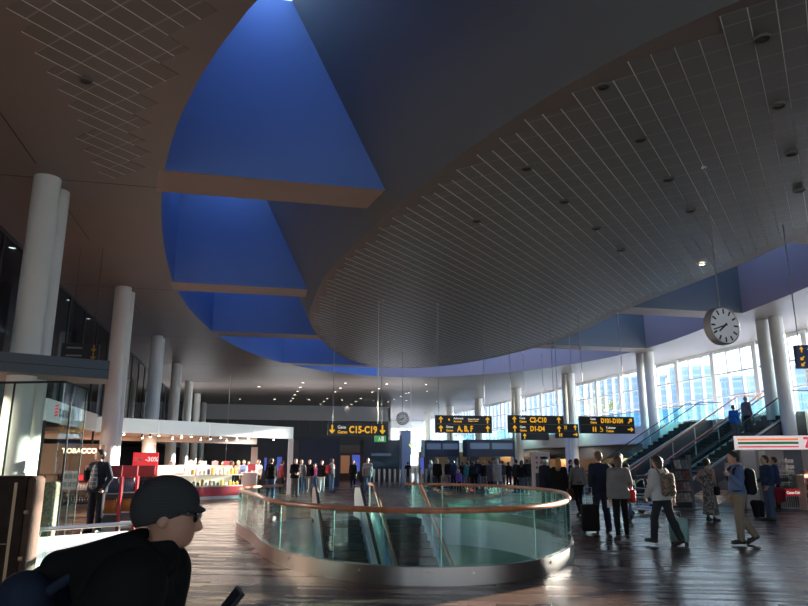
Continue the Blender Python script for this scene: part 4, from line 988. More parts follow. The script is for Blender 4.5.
for f0, f1, m in ((.66,.80, mat('k_orange', (.95,.22,.06), .4, emit=.6)), (.38,.56, mat('k_green', (.01,.22,.08), .4, emit=.3)), (.14,.24, mat('k_red', (.75,.05,.10), .4, emit=.5))):
    obj('stripe', onk(.04, .012, 0, zl+hz*f0, zl+hz*f1, 2.05), m, ks)
p = o+dv*2.26+nv*.012; obj('lettering', text_mb('7', hz*1.05, (p.x,p.y,zl+hz*.13), right=(dv.x,dv.y,0), bold=.02), mat('k_red', (.75,.05,.10), .4, emit=.5), ks, label='red numeral seven')
obj('side_pillar', onk(.18, -.05, -.35, 0, zl, .42), M_offw, ks); obj('notice', onk(.72, -.04, -.06, zl-1.0, zl-.05, .22), mat('paper', (.6,.66,.62), .6), ks)
obj('back_wall', onk(.6, -2.2, -2.3, 0, zl+.1, 3.2), mat('kiosk_inner', (.35,.30,.27), .6), ks)
obj('back_door', onk(2.2, -2.1, -2.2, 0, zl, .6), M_dark, ks)
def onw(px, py, y): return pt(px, py, y=y)
# drinks chiller
a, b = onw(777, 474, 21.2), onw(801, 516, 21.2)
ch = thing('drinks_chiller', 'open drinks chiller with a red band in front of the kiosk', 'chiller', ((a.x+b.x)/2, 21.4, 0))
w = b.x-a.x
obj('body', MB().b2((a.x, 21.2, .05), (b.x, 21.8, .62)), mat('chiller_grey', (.3,.3,.31), .4), ch)
obj('front_band', MB().b2((a.x-.01, 21.17, .47), (b.x+.01, 21.2, .72)), mat('band_red', (.68,.03,.03), .4, emit=.12), ch, label='red front band')
obj('lettering', text_mb('Coca-Cola', .14, (a.x+w*.35, 21.16, .54), bold=.003), M_wlet, ch, label='white lettering')
m = MB()
for i in range(9): m.b2((a.x+w*(i+.5)/9-.012, 21.185, .1), (a.x+w*(i+.5)/9+.012, 21.2, .45))
obj('grille', m, M_black, ch)
for x in (a.x, b.x): obj('side_glass', MB().b2((x-.012, 21.2, .62), (x+.012, 21.8, 1.3)), M_gl2, ch)
for k, z in enumerate((.66, .92, 1.18)): obj('shelf', MB().b2((a.x+.02, 21.25+.12*k, z), (b.x-.02, 21.8, z+.02)), M_alu, ch)
obj('top', MB().b2((a.x-.02, 21.3, 1.3), (b.x+.02, 21.82, 1.36)), mat('warm_white', (.7,.55,.46), .5), ch)
for k, z in enumerate((.68, .94)):
    pr = None
    for i in range(8):
        loc = (a.x+.08+(w-.16)*i/7, 21.42+.1*k, z)
        if pr is None: pr = bottle_proto(loc, mat('bt_%d' % k, [(.05,.12,.05),(.08,.03,.02)][k], .2), 'drink bottle in the %s row of the chiller' % ('lower','upper')[k], 'bottles in the %s chiller row' % ('lower','upper')[k], .2, .03)
        else: copy_tree(pr, loc)
# snack shelf at the border
a, b = onw(803.5, 475, 20.9), onw(828, 518, 20.9)
sh = thing('snack_shelf', 'lit snack shelf at the right border of the photo', 'shelf', ((a.x+b.x)/2, 21, 0))
for x in (a.x, b.x): obj('side', MB().b2((x-.025, 20.9, 0), (x+.025, 21.4, a.z)), mat('warm_white', (.7,.55,.46), .5), sh)
obj('back', MB().b2((a.x, 21.38, 0), (b.x, 21.42, a.z)), mat('warm_white', (.7,.55,.46), .5), sh)
for k in range(5):
    z = .12+.26*k; obj('shelf', MB().b2((a.x, 20.92, z), (b.x, 21.38, z+.025)), M_lit if k > 3 else mat('warm_white', (.7,.55,.46), .5), sh)
    for i in range(5):
        x = a.x+.07+(b.x-a.x-.1)*i/5; t = thing('snack_packet', '%s snack packet, %s from the left on the %s shelf by the chiller' % (['red','dark','orange'][(i+k) % 3], ['first','second','third','fourth','fifth'][i], ['lowest','second','middle','fourth','top'][k]), 'packet', (x+.05, 21.05, z+.025), 'snack packets')
        obj('packet', MB().rbox((x+.05, 21.05, z+.025+.085), (.1,.12,.17), .03), mat('snack_%d' % ((i+k) % 3), [(.5,.06,.05),(.08,.05,.05),(.6,.28,.1)][(i+k) % 3], .4), t, label='wrapper')
# card carousel and counter left of the kiosk man
a, b = onw(781, 458, 21.9), onw(793, 480, 21.9)
cr = thing('card_carousel', 'white wire card rack behind the two men at the kiosk', 'rack', ((a.x+b.x)/2, 21.9, 0))
obj('pole', MB().tube([((a.x+b.x)/2, 21.9, 0), ((a.x+b.x)/2, 21.9, a.z)], .025, 8), M_white, cr); obj('foot', MB().lathe([(.001,0),(.22,0),(.22,.03),(.001,.03)], ((a.x+b.x)/2,21.9,0), 16), M_white, cr)
for k in range(4):
    z = a.z-.12-.2*k; obj('tray', MB().rbox(((a.x+b.x)/2, 21.9, z), ((b.x-a.x), .3, .14), .02), mat('card_mix', (.5,.5,.5), .6, noise=.6, nscale=14), cr)
# magazine rack
MYY = 22.3
a, b = onw(671, 458, MYY), onw(691, 505, MYY)
mr = thing('magazine_rack', 'grey tiered magazine rack with a tall post left of the woman in the long dress', 'rack', ((a.x+b.x)/2, MYY, 0))
obj('post', MB().b2((b.x-.02, MYY-.1, 0), (b.x+.1, MYY+.05, a.z+.1)), mat('rack_grey', (.16,.17,.18), .4, .5), mr)
obj('foot', MB().b2((a.x-.1, MYY-.4, 0), (b.x+.25, MYY+.1, .05)), mat('rack_grey', (.16,.17,.18), .4, .5), mr)
obj('back', MB().b2((a.x, MYY, .05), (b.x, MYY+.04, a.z)), M_dark, mr)
w = b.x-a.x
for k in range(4):
    z = .25+.38*k; obj('tier', MB().box(((a.x+b.x)/2, MYY-.12, z), (w, .22, .02)), mat('rack_grey', (.16,.17,.18), .4, .5), mr)
    for i in range(2):
        x = a.x+w*(.27+.46*i); t = thing('magazine', '%s magazine on the %s tier of the grey rack' % (('left','right')[i], ('lowest','second','third','top')[k]), 'magazine', (x, MYY-.1, z+.01), 'magazines on the rack')
        Mx = Matrix.Rotation(R(-18), 3, 'X'); obj('cover', MB().box((x, MYY-.1, z+.17), (w*.42, .02, .31), M=Mx), mat('mag_%d' % ((i*3+k) % 4), [(.30,.26,.25),(.22,.09,.08),(.16,.18,.2),(.38,.36,.34)][(i*3+k) % 4], .4, noise=.6, nscale=9), t)
# silver luggage trolleys beside the rack
def trolley(loc, rz, label):
    t = thing('luggage_trolley', label, 'trolley', loc, rz=rz)
    T = lambda *p: MB().tube(p, .018, 8)
    for x in (-.28, .28): obj('side_frame', T((x,-.45,.14),(x,.4,.2),(x,.5,.95),(x,.52,1.05)), M_alu, t, local=True)
    obj('handle', T((-.28,.52,1.05),(.28,.52,1.05)), M_rubber, t, local=True)
    obj('basket', MB().tube([(-.27,.42,.8),(.27,.42,.8),(.27,.15,.78),(-.27,.15,.78)], .012, 6, closed=True).tube([(-.27,.45,.6),(.27,.45,.6),(.27,.18,.6),(-.27,.18,.6)], .012, 6, closed=True), M_alu, t, local=True)
    m = MB()
    for i in range(5): m.tube([(-.22+.11*i,-.45,.16),(-.22+.11*i,.4,.21)], .012, 6)
    obj('deck', m, M_alu, t, local=True)
    for x, y in ((-.25,.3),(.25,.3),(0,-.42)): obj('wheel', MB().tube([(x-.02,y,.07),(x+.02,y,.07)], .07, 14), M_rubber, t, local=True)
for i, (px, py, rz) in enumerate(((641, 515, 1.2), (651, 513, 1.2), (662, 509, 1.25))):
    p = pt(px, py, z=0); trolley((p.x, p.y, 0), rz, 'silver luggage trolley %s' % ('closest to the grey jacket woman', 'in the middle of the row by the stairs', 'nearest the magazine rack')[i])
# telephone shelf behind the blue shirt man
a, b = onw(729, 464, 23.2), onw(752, 470, 23.2)
ts = thing('payphone_stand', 'pale shelf stand behind the man in the blue shirt', 'stand', ((a.x+b.x)/2, 23.2, 0))
obj('shelf_top', MB().b2((a.x, 23.0, b.z), (b.x, 23.4, a.z+.05)), M_offw, ts); obj('column', MB().b2((a.x+.25, 23.1, 0), (b.x-.25, 23.3, b.z)), mat('brown_panel', (.12,.075,.06), .5), ts)
# ------------------------------------------------------------------ people: smooth-union fields meshed by surface nets
def smin(a, b, k):
    h = np.clip(k-np.abs(a-b), 0, None)/k
    return np.minimum(a, b)-h*h*k*.25
def field(prims, cell, pad=.05):
    lo = np.full(3, 9.); hi = np.full(3, -9.)
    for p in prims:
        if p[0] == 'c': A, B, ra, rb = map(np.array, p[1:5]); r = max(float(ra), float(rb)); lo = np.minimum(lo, np.minimum(A, B)-r); hi = np.maximum(hi, np.maximum(A, B)+r)
        elif p[0] == 'e': c = np.array(p[1]); r = max(p[2]); lo = np.minimum(lo, c-r); hi = np.maximum(hi, c+r)
    lo -= pad; hi += pad
    n = np.ceil((hi-lo)/cell).astype(int)+1
    ax = [lo[i]+cell*np.arange(n[i]) for i in range(3)]
    D = np.full(n, .2)
    for p in prims:
        k = p[-1]
        if p[0] in ('c', 'e', '-e', '-c'):
            if p[0][-1] == 'c': A, B = np.array(p[1], float), np.array(p[2], float); r = max(p[3], p[4]); l2, h2 = np.minimum(A, B)-r-k-.03, np.maximum(A, B)+r+k+.03
            else: A = np.array(p[1], float); r = max(p[2]); l2, h2 = A-r-k-.03, A+r+k+.03
            i0 = np.maximum(np.floor((l2-lo)/cell).astype(int), 0); i1 = np.minimum(np.ceil((h2-lo)/cell).astype(int)+1, n)
            if (i1 <= i0).any(): continue
            X, Y, Z = np.meshgrid(*[ax[i][i0[i]:i1[i]] for i in range(3)], indexing='ij')
            if p[0][-1] == 'c':
                d = B-A; L = float(d@d)+1e-9; t = np.clip(((X-A[0])*d[0]+(Y-A[1])*d[1]+(Z-A[2])*d[2])/L, 0, 1)
                q = np.sqrt((X-A[0]-t*d[0])**2+(Y-A[1]-t*d[1])**2+(Z-A[2]-t*d[2])**2)-(p[3]+(p[4]-p[3])*t)
            else:
                x, y, z = X-A[0], Y-A[1], Z-A[2]; M = p[3]
                if M is not None: x, y, z = M[0][0]*x+M[1][0]*y+M[2][0]*z, M[0][1]*x+M[1][1]*y+M[2][1]*z, M[0][2]*x+M[1][2]*y+M[2][2]*z
                a, b, c = p[2]; g = np.sqrt((x/a)**2+(y/b)**2+(z/c)**2); g2 = np.sqrt((x/a**2)**2+(y/b**2)**2+(z/c**2)**2)+1e-9
                q = g*(g-1)/g2
            s = tuple(slice(i0[i], i1[i]) for i in range(3))
            if p[0][0] == '-': D[s] = -smin(-D[s], q, k) if k else np.maximum(D[s], -q)
            else: D[s] = smin(D[s], q, k)
        elif p[0] == 'p':      # keep the side where (x-pt).n < 0
            P, N = np.array(p[1], float), np.array(p[2], float); N = N/np.linalg.norm(N)
            q = (ax[0]-P[0])[:,None,None]*N[0]+(ax[1]-P[1])[None,:,None]*N[1]+(ax[2]-P[2])[None,None,:]*N[2]
            D = np.maximum(D, q)
    D[0], D[-1], D[:,0], D[:,-1], D[:,:,0], D[:,:,-1] = .05, .05, .05, .05, .05, .05
    return D, lo, cell
def nets(D, lo, cell):
    n = D.shape; S = D < 0
    acc = np.zeros((n[0]-1, n[1]-1, n[2]-1, 3)); cnt = np.zeros((n[0]-1, n[1]-1, n[2]-1))
    cor = [(i, j, k) for i in (0,1) for j in (0,1) for k in (0,1)]
    def sl(c): return tuple(slice(c[i], n[i]-1+c[i]) for i in range(3))
    for a in cor:
        for d in range(3):
            if a[d]: continue
            b = list(a); b[d] = 1; b = tuple(b)
            va, vb = D[sl(a)], D[sl(b)]; m = (va < 0) != (vb < 0)
            t = np.where(m, va/np.where(m, va-vb, 1), 0)
            for q in range(3): acc[..., q] += m*(a[q]+(t if q == d else 0))
            cnt += m
    act = cnt > 0; idx = np.full(act.shape, -1); idx[act] = np.arange(act.sum())
    I = np.argwhere(act); V = (I+acc[act]/cnt[act][:,None])*cell+lo
    F = []
    for d in range(3):
        e1, e2 = [(1,2),(2,0),(0,1)][d]
        a = [slice(1, n[i]-1) for i in range(3)]; a[d] = slice(0, n[d]-1); b = list(a); b[d] = slice(1, n[d])
        sa, sb = S[tuple(a)], S[tuple(b)]
        for flip in (0, 1):
            m = (sa & ~sb) if not flip else (~sa & sb)
            P = np.argwhere(m)+np.array([0 if i == d else 1 for i in range(3)])
            if not len(P): continue
            o1 = np.zeros(3, int); o1[e1] = 1; o2 = np.zeros(3, int); o2[e2] = 1
            q = [idx[tuple(x.T)] for x in (P-o1-o2, P-o2, P, P-o1)]
            q = np.stack(q, 1); F.append(q[:, ::-1] if flip else q)
    return V, np.concatenate(F)
def sdf_mb(prims, cell, mb=None):
    D, lo, c = field(prims, cell); V, F = nets(D, lo, c)
    mb = mb or MB(); return mb.add(V.tolist(), F.tolist(), 0, True)
def V3(*a): return np.array(a, float)
def rotx(p, a, o):
    y, z = p[1]-o[1], p[2]-o[2]; return V3(p[0], o[1]+y*math.cos(a)-z*math.sin(a), o[2]+y*math.sin(a)+z*math.cos(a))
def unit(v): v = np.array(v, float); return v/np.linalg.norm(v)
STAND = dict(legL=((-.05,.03,-1),(-.02,0,-1)), legR=((.05,-.02,-1),(.02,-.04,-1)), armL=((-.16,-.04,-1),(-.02,.2,-1)), armR=((.16,-.04,-1),(.02,.2,-1)), lean=0, yaw=0, pitch=0)
def pose(**k): d = dict(STAND); d.update(k); return d
WALK = pose(legL=((-.03,.42,-1),(-.01,.02,-1)), legR=((.03,-.22,-1),(.01,-.55,-1)), armL=((-.14,-.3,-1),(-.03,.1,-1)), armR=((.14,.3,-1),(.02,.5,-1)), lean=3)
WALK2 = pose(legR=((.03,.36,-1),(.01,.0,-1)), legL=((-.03,-.18,-1),(-.01,-.5,-1)), armR=((.14,-.2,-1),(.03,.1,-1)), armL=((-.14,.2,-1),(-.02,.4,-1)), lean=3)
PHONE = pose(armR=((.12,.1,-1),(-.25,1,.25)), pitch=20)
FOLD = pose(armR=((.14,.05,-1),(-.5,.8,-.25)), armL=((-.14,.05,-1),(.5,.8,-.3)))
SEATED = pose(legL=((-.12,1,-.1),(0,.1,-1)), legR=((.12,1,-.1),(0,.1,-1)), armL=((-.12,.2,-1),(.1,1,-.3)), armR=((.12,.2,-1),(-.1,1,-.3)))
def skel(ps):
    hip = V3(0, 0, .93); L = math.radians(ps['lean']); J = {}
    up = lambda p: rotx(V3(*p), -L, hip)
    for s, nm in ((-1, 'L'), (1, 'R')):
        h = V3(.085*s, 0, .92); a, b = ps['leg'+nm]; k = h+unit(a)*.43; f = k+unit(b)*.41
        J['hip'+nm], J['knee'+nm], J['ank'+nm] = h, k, f
        w = unit(b); fd = V3(w[0]*.3+.12*s, max(.25, -w[2]), w[1]*1.0*(1 if w[1] < 0 else .3)-.08); J['toe'+nm] = f+unit(fd)*.19+V3(0,0,-.035)
        sh = up((.175*s, -.01, 1.415)); a, b = ps['arm'+nm]; e = sh+unit(a)*.29; w = e+unit(b)*.25
        J['sh'+nm], J['el'+nm], J['wr'+nm], J['hd'+nm] = sh, e, w, unit(b)
    J['up'] = up; low = min(min(J['ankL'][2]-.075, J['toeL'][2]-.03), min(J['ankR'][2]-.075, J['toeR'][2]-.03)); J['dz'] = -low
    nk = up((0, .0, 1.53)); yw, pc = math.radians(ps['yaw']), math.radians(ps['pitch'])
    Mh = (Matrix.Rotation(-yw, 3, 'Z') @ Matrix.Rotation(-pc-L*.5, 3, 'X'))
    Mn = np.array(Mh)
    J['head'] = lambda p: nk+Mn@(V3(*p)-V3(0, 0, 1.53)); J['Mh'] = Mn
    return J
def p_torso(J, g=0., k=.06, fem=False, belly=0.):
    u = J['up']; w = .008 if fem else 0
    return [('c', u((-.075+0,0,.95)), u((.075,0,.95)), .105+g, .105+g, k), ('c', u((-.055,0,1.08)), u((.055,0,1.08)), .092+g-w, .092+g-w, k), ('c', u((0,.02+belly*.3,1.08)), u((0,.02,1.2)), .09+g+belly*.5, .09+g, k),
            ('c', u((-.085,.005,1.26)), u((.085,.005,1.26)), .10+g-w, .10+g-w, k), ('c', u((-.13,-.01,1.40)), u((.13,-.01,1.40)), .06+g*.8, .06+g*.8, k), ('c', u((0,-.01,1.42)), u((0,-.005,1.47)), .06+g*.5, .058+g*.4, .05)]
def p_arm(J, s, g=0., k=.03, to=1.0):
    a, b, c = J['sh'+s], J['el'+s], J['wr'+s]; c2 = b+(c-b)*to
    return [('c', a, b, .052+g, .041+g, k), ('c', b, c2, .040+g, .030+g*1.1, .02)]
def p_leg(J, s, g=0., k=.04, to=1.0, flare=0.):
    a, b, c = J['hip'+s], J['knee'+s], J['ank'+s]; c2 = b+(c-b)*to; cf = b+(c-b)*.35+V3(0,-.018,0)
    return [('c', a, b, .082+g, .055+g, k), ('c', b, c2, .052+g, .038+g+flare, .03), ('e', cf, (.05+g,.055+g,.11), None, .03)]
def p_foot(J, s, g=0.):
    a, t = J['ank'+s], J['toe'+s]; d = t-a; hl = a+V3(0,-.035,-.04)+d*.0
    return [('c', a, hl, .036+g, .036+g, .02), ('c', hl, t, .034+g, .03+g, .03), ('e', a+d*.6+V3(0,0,-.01), (.042+g,.06+g,.03+g), None, .02)]
def p_head(J, fine=False):
    h = J['head']; M = J['Mh']; E = lambda c, r, k=.03: ('e', h(c), r, M, k)
    P = [('c', J['up']((0,-.005,1.44)), h((0,.015,1.56)), .054, .05, .04), E((0,.012,1.655), (.075,.097,.098)), E((0,.05,1.60), (.058,.062,.075), .04), E((0,.082,1.556), (.026,.026,.022), .03), ('c', h((0,.105,1.645)), h((0,.128,1.607)), .011, .016, .018),
         E((-.078,.005,1.622), (.010,.02,.032), .008), E((.078,.005,1.622), (.010,.02,.032), .008), ('c', h((-.045,.092,1.668)), h((.045,.092,1.668)), .012, .012, .015)]
    if fine or True:
        for s in (-1, 1): P += [('-e', h((.033*s,.118,1.645)), (.017,.02,.011), M, .008), ('e', h((.033*s,.098,1.644)), (.013,.011,.011), M, .003)]
        P += [('c', h((-.02,.108,1.579)), h((.02,.108,1.579)), .007, .007, .008), ('c', h((-.016,.106,1.568)), h((.016,.106,1.568)), .008, .008, .008)]
    return P
def p_hand(J, s, curl=.35):
    w, d = J['wr'+s], J['hd'+s]; sg = -1 if s == 'L' else 1
    ref = V3(-sg, 0, 0); ref = ref-d*(ref@d)
    if np.linalg.norm(ref) < .2: ref = V3(0,0,-1)-d*(V3(0,0,-1)@d)
    n = unit(ref); side = unit(np.cross(d, n))          # n: palm normal (inward); side: across the palm
    if side[1] < 0 and abs(d[1]) < .8: side = -side
    if abs(d[1]) >= .8 and side[2] < 0: side = -side
    P = [('c', w-d*.04, w+d*.02, .027, .024, .02)]
    for q in (-.024, -.008, .008, .024): P.append(('c', w+d*.015+side*q*.7, w+d*.085+side*q, .014, .012, .012))
    for q, ln in ((-.027,.058),(-.009,.07),(.009,.075),(.027,.066)):
        b0 = w+d*.088+side*q; a1 = curl*1.1; a2 = curl*2.3
        d1 = d*math.cos(a1)+n*math.sin(a1); d2 = d*math.cos(a2)+n*math.sin(a2); m = b0+d1*ln*.5
        P += [('c', b0-d*.01, m, .0095, .0085, .004), ('c', m, m+d2*ln*.5, .0085, .007, .004)]
    t0 = w+d*.03+side*.026; t1 = t0+(d*.6+side*.75+n*.3)*.035; P += [('c', t0-d*.01, t1, .013, .011, .01), ('c', t1, t1+(d*.85+side*.25+n*.45)*.032, .011, .008, .006)]
    return P
PC = {}
def person_meshes(key, ps, fem, top, bottom, hair, cell, belly=0., curl=.35):
    if key in PC: return PC[key]
    J = skel(ps); u = J['up']; dz = J['dz']; out = []
    body = p_torso(J, -.012, fem=fem, belly=belly)
    for s in 'LR': body += p_arm(J, s)+p_leg(J, s)+p_foot(J, s)
    body += p_head(J)
    bm = sdf_mb(body, cell*.8)
    for s in 'LR': sdf_mb(p_hand(J, s, curl), .0055 if cell < .02 else .007, bm)
    out.append(('body', bm))
    # trousers / skirt
    if bottom in ('trousers', 'slim', 'shorts'):
        g = .022 if bottom == 'trousers' else .010
        for_l = []
        P = [('c', u((-.07,0,.955)), u((.07,0,.955)), .112+g*.5, .112+g*.5, .05), ('c', u((-.05,0,1.02)), u((.05,0,1.02)), .10+g*.5, .10+g*.5, .05)]
        for s in 'LR': P += p_leg(J, s, g, .03, .97, .012 if bottom == 'trousers' else .0)
        P += [('p', u((0,0,1.06)), u((0,0,1.07))-u((0,0,1.06)), 0)]
        out.append(('trousers', sdf_mb(P, cell)))
    elif bottom == 'dress':
        P = [('c', u((-.04,0,1.0)), V3(-.07,.0,.16), .12, .17, .06), ('c', u((.04,0,1.0)), V3(.07,.0,.16), .12, .17, .06), ('p', V3(0,0,.17), V3(0,0,-1), 0)]
        P = p_torso(J, .012, fem=True)[:5]+P
        P += [('p', u((0,0,1.43)), u((0,0,1.44))-u((0,0,1.43)), 0)]
        out.append(('dress', sdf_mb(P, cell)))
    # top
    if top != 'none':
        g, hem, slv, ag, coll = {'jacket': (.032,.84,.97,.020,.02), 'coat': (.036,.55,.97,.022,.025), 'shirt': (.020,.93,.92,.014,.008), 'tee': (.016,.95,.2,.014,0), 'puffer': (.05,.86,.97,.034,.03), 'blouse': (.03,.86,.75,.03,.0)}[top]
        P = p_torso(J, g, fem=fem, belly=belly)
        if hem < .9: P += [('c', u((-.08,0,.93)), u((-.085,0,hem-.05)), .112+g*.8, .118+g*.9, .05), ('c', u((.08,0,.93)), u((.085,0,hem-.05)), .112+g*.8, .118+g*.9, .05)]
        for s in 'LR': P += p_arm(J, s, ag, .04, slv)
        if coll: P += [('c', u((0,-.012,1.44)), u((0,-.008,1.50)), .066+coll*.4, .062+coll*.4, .03)]
        P += [('p', u((0,0,hem)), u((0,0,hem-.01))-u((0,0,hem)), 0), ('p', u((0,0,1.505)), u((0,0,1.52))-u((0,0,1.505)), 0)]
        out.append(('jacket' if top in ('jacket','coat','puffer') else 'shirt', sdf_mb(P, cell)))
    # shoes
    for s in 'LR':
        P = p_foot(J, s, .009); lo = min(J['toe'+s][2]-.03, J['ank'+s][2]-.075)
        out.append(('shoe', sdf_mb(P, min(cell, .014))))
    # hair
    h, M = J['head'], J['Mh']
    if hair != 'bald':
        nface = h((0,1,.30+1.53))-h((0,0,1.53)) if hair != 'thin' else h((0,1,-.15+1.53))-h((0,0,1.53))
        P = [('e', h((0,.0,1.672)), (.085,.104,.096), M, .02), ('e', h((0,-.03,1.63)), (.08,.08,.09), M, .03)]
        cut = [('p', h((0,.052,1.68)), h((0,1,-.55+1.53))-h((0,0,1.53)), 0)]
        if hair == 'long': P = P+[('c', h((0,-.05,1.6)), J['up']((0,-.095,1.42)), .085, .07, .05), ('c', h((-.06,-.01,1.62)), J['up']((-.08,-.03,1.46)), .04, .035, .03), ('c', h((.06,-.01,1.62)), J['up']((.08,-.03,1.46)), .04, .035, .03)]
        if hair == 'bob': P = P+[('c', h((0,-.045,1.63)), h((0,-.05,1.54)), .085, .07, .04)]
        if hair == 'pony': P = P+[('c', h((0,-.09,1.67)), h((0,-.135,1.63)), .03, .028, .02), ('c', h((0,-.135,1.63)), h((0,-.12,1.45)), .03, .016, .02)]
        if hair == 'bun': P = P+[('e', h((0,-.115,1.69)), (.028,.028,.028), None, .02)]
        out.append(('hair', sdf_mb(P+cut, min(cell, .012))))
    for nm, m in out: m.v = [(a, b, c+dz) for a, b, c in m.v]
    res = [(nm, m.mesh(nm)) for nm, m in out]; PC[key] = (res, J)
    return PC[key]
PEOPLE = []
def person(label, loc, face, height, ps, outfit, skin=None, group=None, key=None, cell=.014, belly=0., curl=.35, fem=False):
    """face: heading of the gaze in degrees, 0 = along +y, positive towards +x"""
    top, tc, bot, bc, hair, hc = outfit
    key = key or label
    res, J = person_meshes(key+str((top, bot, hair, fem, cell)), ps, fem, top, bot, hair, cell, belly, curl)
    t = thing('person', label, 'person', tuple(loc), group, rz=-R(face)); s = height/1.75; t.scale = (s, s, s)
    mm = {'body': skin or M_skin, 'trousers': bc, 'dress': bc, 'jacket': tc, 'shirt': tc, 'shoe': M_shoe, 'hair': hc}
    for nm, me in res:
        if not me.materials: me.materials.append(mm[nm])
        o = bpy.data.objects.new(nm, me); C.objects.link(o); o.parent = t
        o.material_slots[0].link = 'OBJECT'; o.material_slots[0].material = mm[nm]
    t['_'] = 0; del t['_']
    def W(p): return Matrix.Translation(t.location) @ Matrix.Rotation(-R(face), 4, 'Z') @ Matrix.Scale(s, 4) @ Vector((p[0], p[1], p[2]+J['dz']))
    PEOPLE.append(t)
    return t, J, W
CL = cloth
NAVY, BLK, GREY, JEAN, KHA, WHT, MAR = CL((.015,.02,.04)), CL((.014,.014,.016)), CL((.16,.16,.17)), CL((.07,.11,.2)), CL((.26,.23,.17)), CL((.55,.55,.55)), CL((.12,.02,.03))
HD, HB, HBL, HG = M_hair
def ground(px, py): p = pt(px, py, z=0); return Vector((p.x, p.y, 0))
def seen(px, y): p = pt(px, 480, y=y); return Vector((p.x, y, 0))
VIEW = 12.8     # a heading along the camera's own view direction
def bag_mb(c, d, r): return MB().rbox(c, d, r, 0, 0, 4)
# suitcases
def suitcase(loc, rz, label, m, h=.56, w=.38, d=.24, tilt=0, ext=.42):
    t = thing('suitcase', label, 'suitcase', loc, rz=rz); t.rotation_euler.x = tilt
    obj('shell', MB().rbox((0,0,.06+h/2), (w,d,h), .05, 0, 0, 4), m, t, local=True)
    for i in range(4):
        x = -w*.33+w*.22*i
        for yy in (-d/2-.002, d/2+.002): obj('rib', MB().rbox((x,yy,.06+h/2), (.03,.012,h*.8), .005), m, t, local=True)
    for x in (-w*.38, w*.38):
        for y in (-d*.3, d*.3): obj('wheel', MB().tube([(x-.015,y,.03),(x+.015,y,.03)], .03, 12), M_rubber, t, local=True)
    obj('handle', MB().tube([(-.08,d*.3,.06+h-.02),(-.08,d*.3,.06+h+ext),(.08,d*.3,.06+h+ext),(.08,d*.3,.06+h-.02)], .009, 8), M_alu, t, local=True)
    obj('grip', MB().tube([(-.07,-.0,.06+h),(-.06,0,.06+h+.03),(.06,0,.06+h+.03),(.07,0,.06+h)], .01, 8), M_black, t, local=True)
    return t
def backpack(W, label, m, big=1.0, y0=-.20, tw=0):
    """local frame of the wearer"""
    c = W((tw, y0-.05, 1.2)); t = thing('backpack', label, 'backpack', tuple(W((0, y0, .95))))
    def L(p): return W(p)
    def part(name, prims, mm):
        q = sdf_mb(prims, .014); q.v = [tuple(W(v)) for v in q.v]; obj(name, q, mm, t)
    part('main_pocket', [('c', V3(-.09,y0-.03,1.02), V3(-.09,y0-.02,1.34), .09*big, .085*big, .05), ('c', V3(.09,y0-.03,1.02), V3(.09,y0-.02,1.34), .09*big, .085*big, .05)], m)
    part('front_pocket', [('c', V3(-.07,y0-.10*big,1.03), V3(.07,y0-.10*big,1.03), .055, .055, .03), ('c', V3(-.07,y0-.10*big,1.15), V3(.07,y0-.10*big,1.15), .05, .05, .03)], m)
    for s in (-1, 1): part('strap', [('c', V3(.10*s,y0+.05,1.36), V3(.115*s,-.02,1.485), .02, .02, .01), ('c', V3(.115*s,-.02,1.485), V3(.12*s,.11,1.40), .02, .02, .01), ('c', V3(.12*s,.11,1.40), V3(.125*s,.135,1.2), .02, .018, .01)], m)
    return t
def handbag(p, label, m, w=.30, h=.24, d=.12, rz=0, strap=.3):
    t = thing('handbag', label, 'bag', (p[0], p[1], p[2]), rz=rz)
    obj('bag_body', MB().rbox((0,0,h/2), (w,d,h), .04, 0, 0, 4), m, t, local=True)
    obj('strap', MB().tube([(-w*.4,0,h-.02),(-w*.25,0,h+strap*.8),(0,0,h+strap),(w*.25,0,h+strap*.8),(w*.4,0,h-.02)], .011, 6), m, t, local=True)
    return t
def phone(p, label, n, up=(0,0,1), lit=False):
    t = thing('smartphone', label, 'phone', tuple(p)); n = Vector(n).normalized(); u = Vector(up); u = (u-n*u.dot(n)).normalized(); s = u.cross(n)
    M = Matrix((s, n, u)).transposed()
    obj('case', MB().box(p, (.075,.011,.15), M=M), M_black, t); obj('screen', MB().box(Vector(p)+n*.0062, (.068,.002,.138), M=M), mat('phone_lit', (.6,.8,1), .3, emit=1.2) if lit else mat('phone_dark', (.02,.025,.035), .1), t)
    return t
# ---- the near people on the right
t, J, W = person('man in a dark suit walking away pulling a black trolley case', ground(603, 533), VIEW-4, 1.83, pose(legL=((-.03,.25,-1),(-.01,.0,-1)), legR=((.03,-.05,-1),(.01,-.25,-1)), armL=((-.18,-.12,-1),(-.06,-.02,-1)), armR=((.15,.1,-1),(.0,.3,-1))), ('jacket', NAVY, 'trousers', CL((.02,.028,.05)), 'short', HB), belly=.02, curl=.7)
h = W(J['wrL']+J['hdL']*.1); suitcase((h.x-.10, h.y-.1, 0), -R(VIEW+6), 'black trolley suitcase pulled by the man in the dark suit', CL((.014,.015,.017), .6), .60, .40, .25, 0, .38)
handbag(W((.28,-.02,.98)), 'white shoulder bag hanging at the right side of the suited man', CL((.5,.52,.55)), .26, .3, .1, R(70), .16)
t, J, W = person('woman in a grey jacket and black leggings walking away with a red bag', ground(623, 541), VIEW+2, 1.74, pose(legR=((.06,.2,-1),(.02,.02,-1)), legL=((-.06,-.08,-1),(-.02,-.2,-1)), armR=((.3,.25,-1),(.1,.7,-.3)), armL=((-.14,-.05,-1),(-.05,.15,-1))), ('jacket', CL((.17,.17,.17)), 'slim', BLK, 'bob', HB), fem=True, curl=.7)
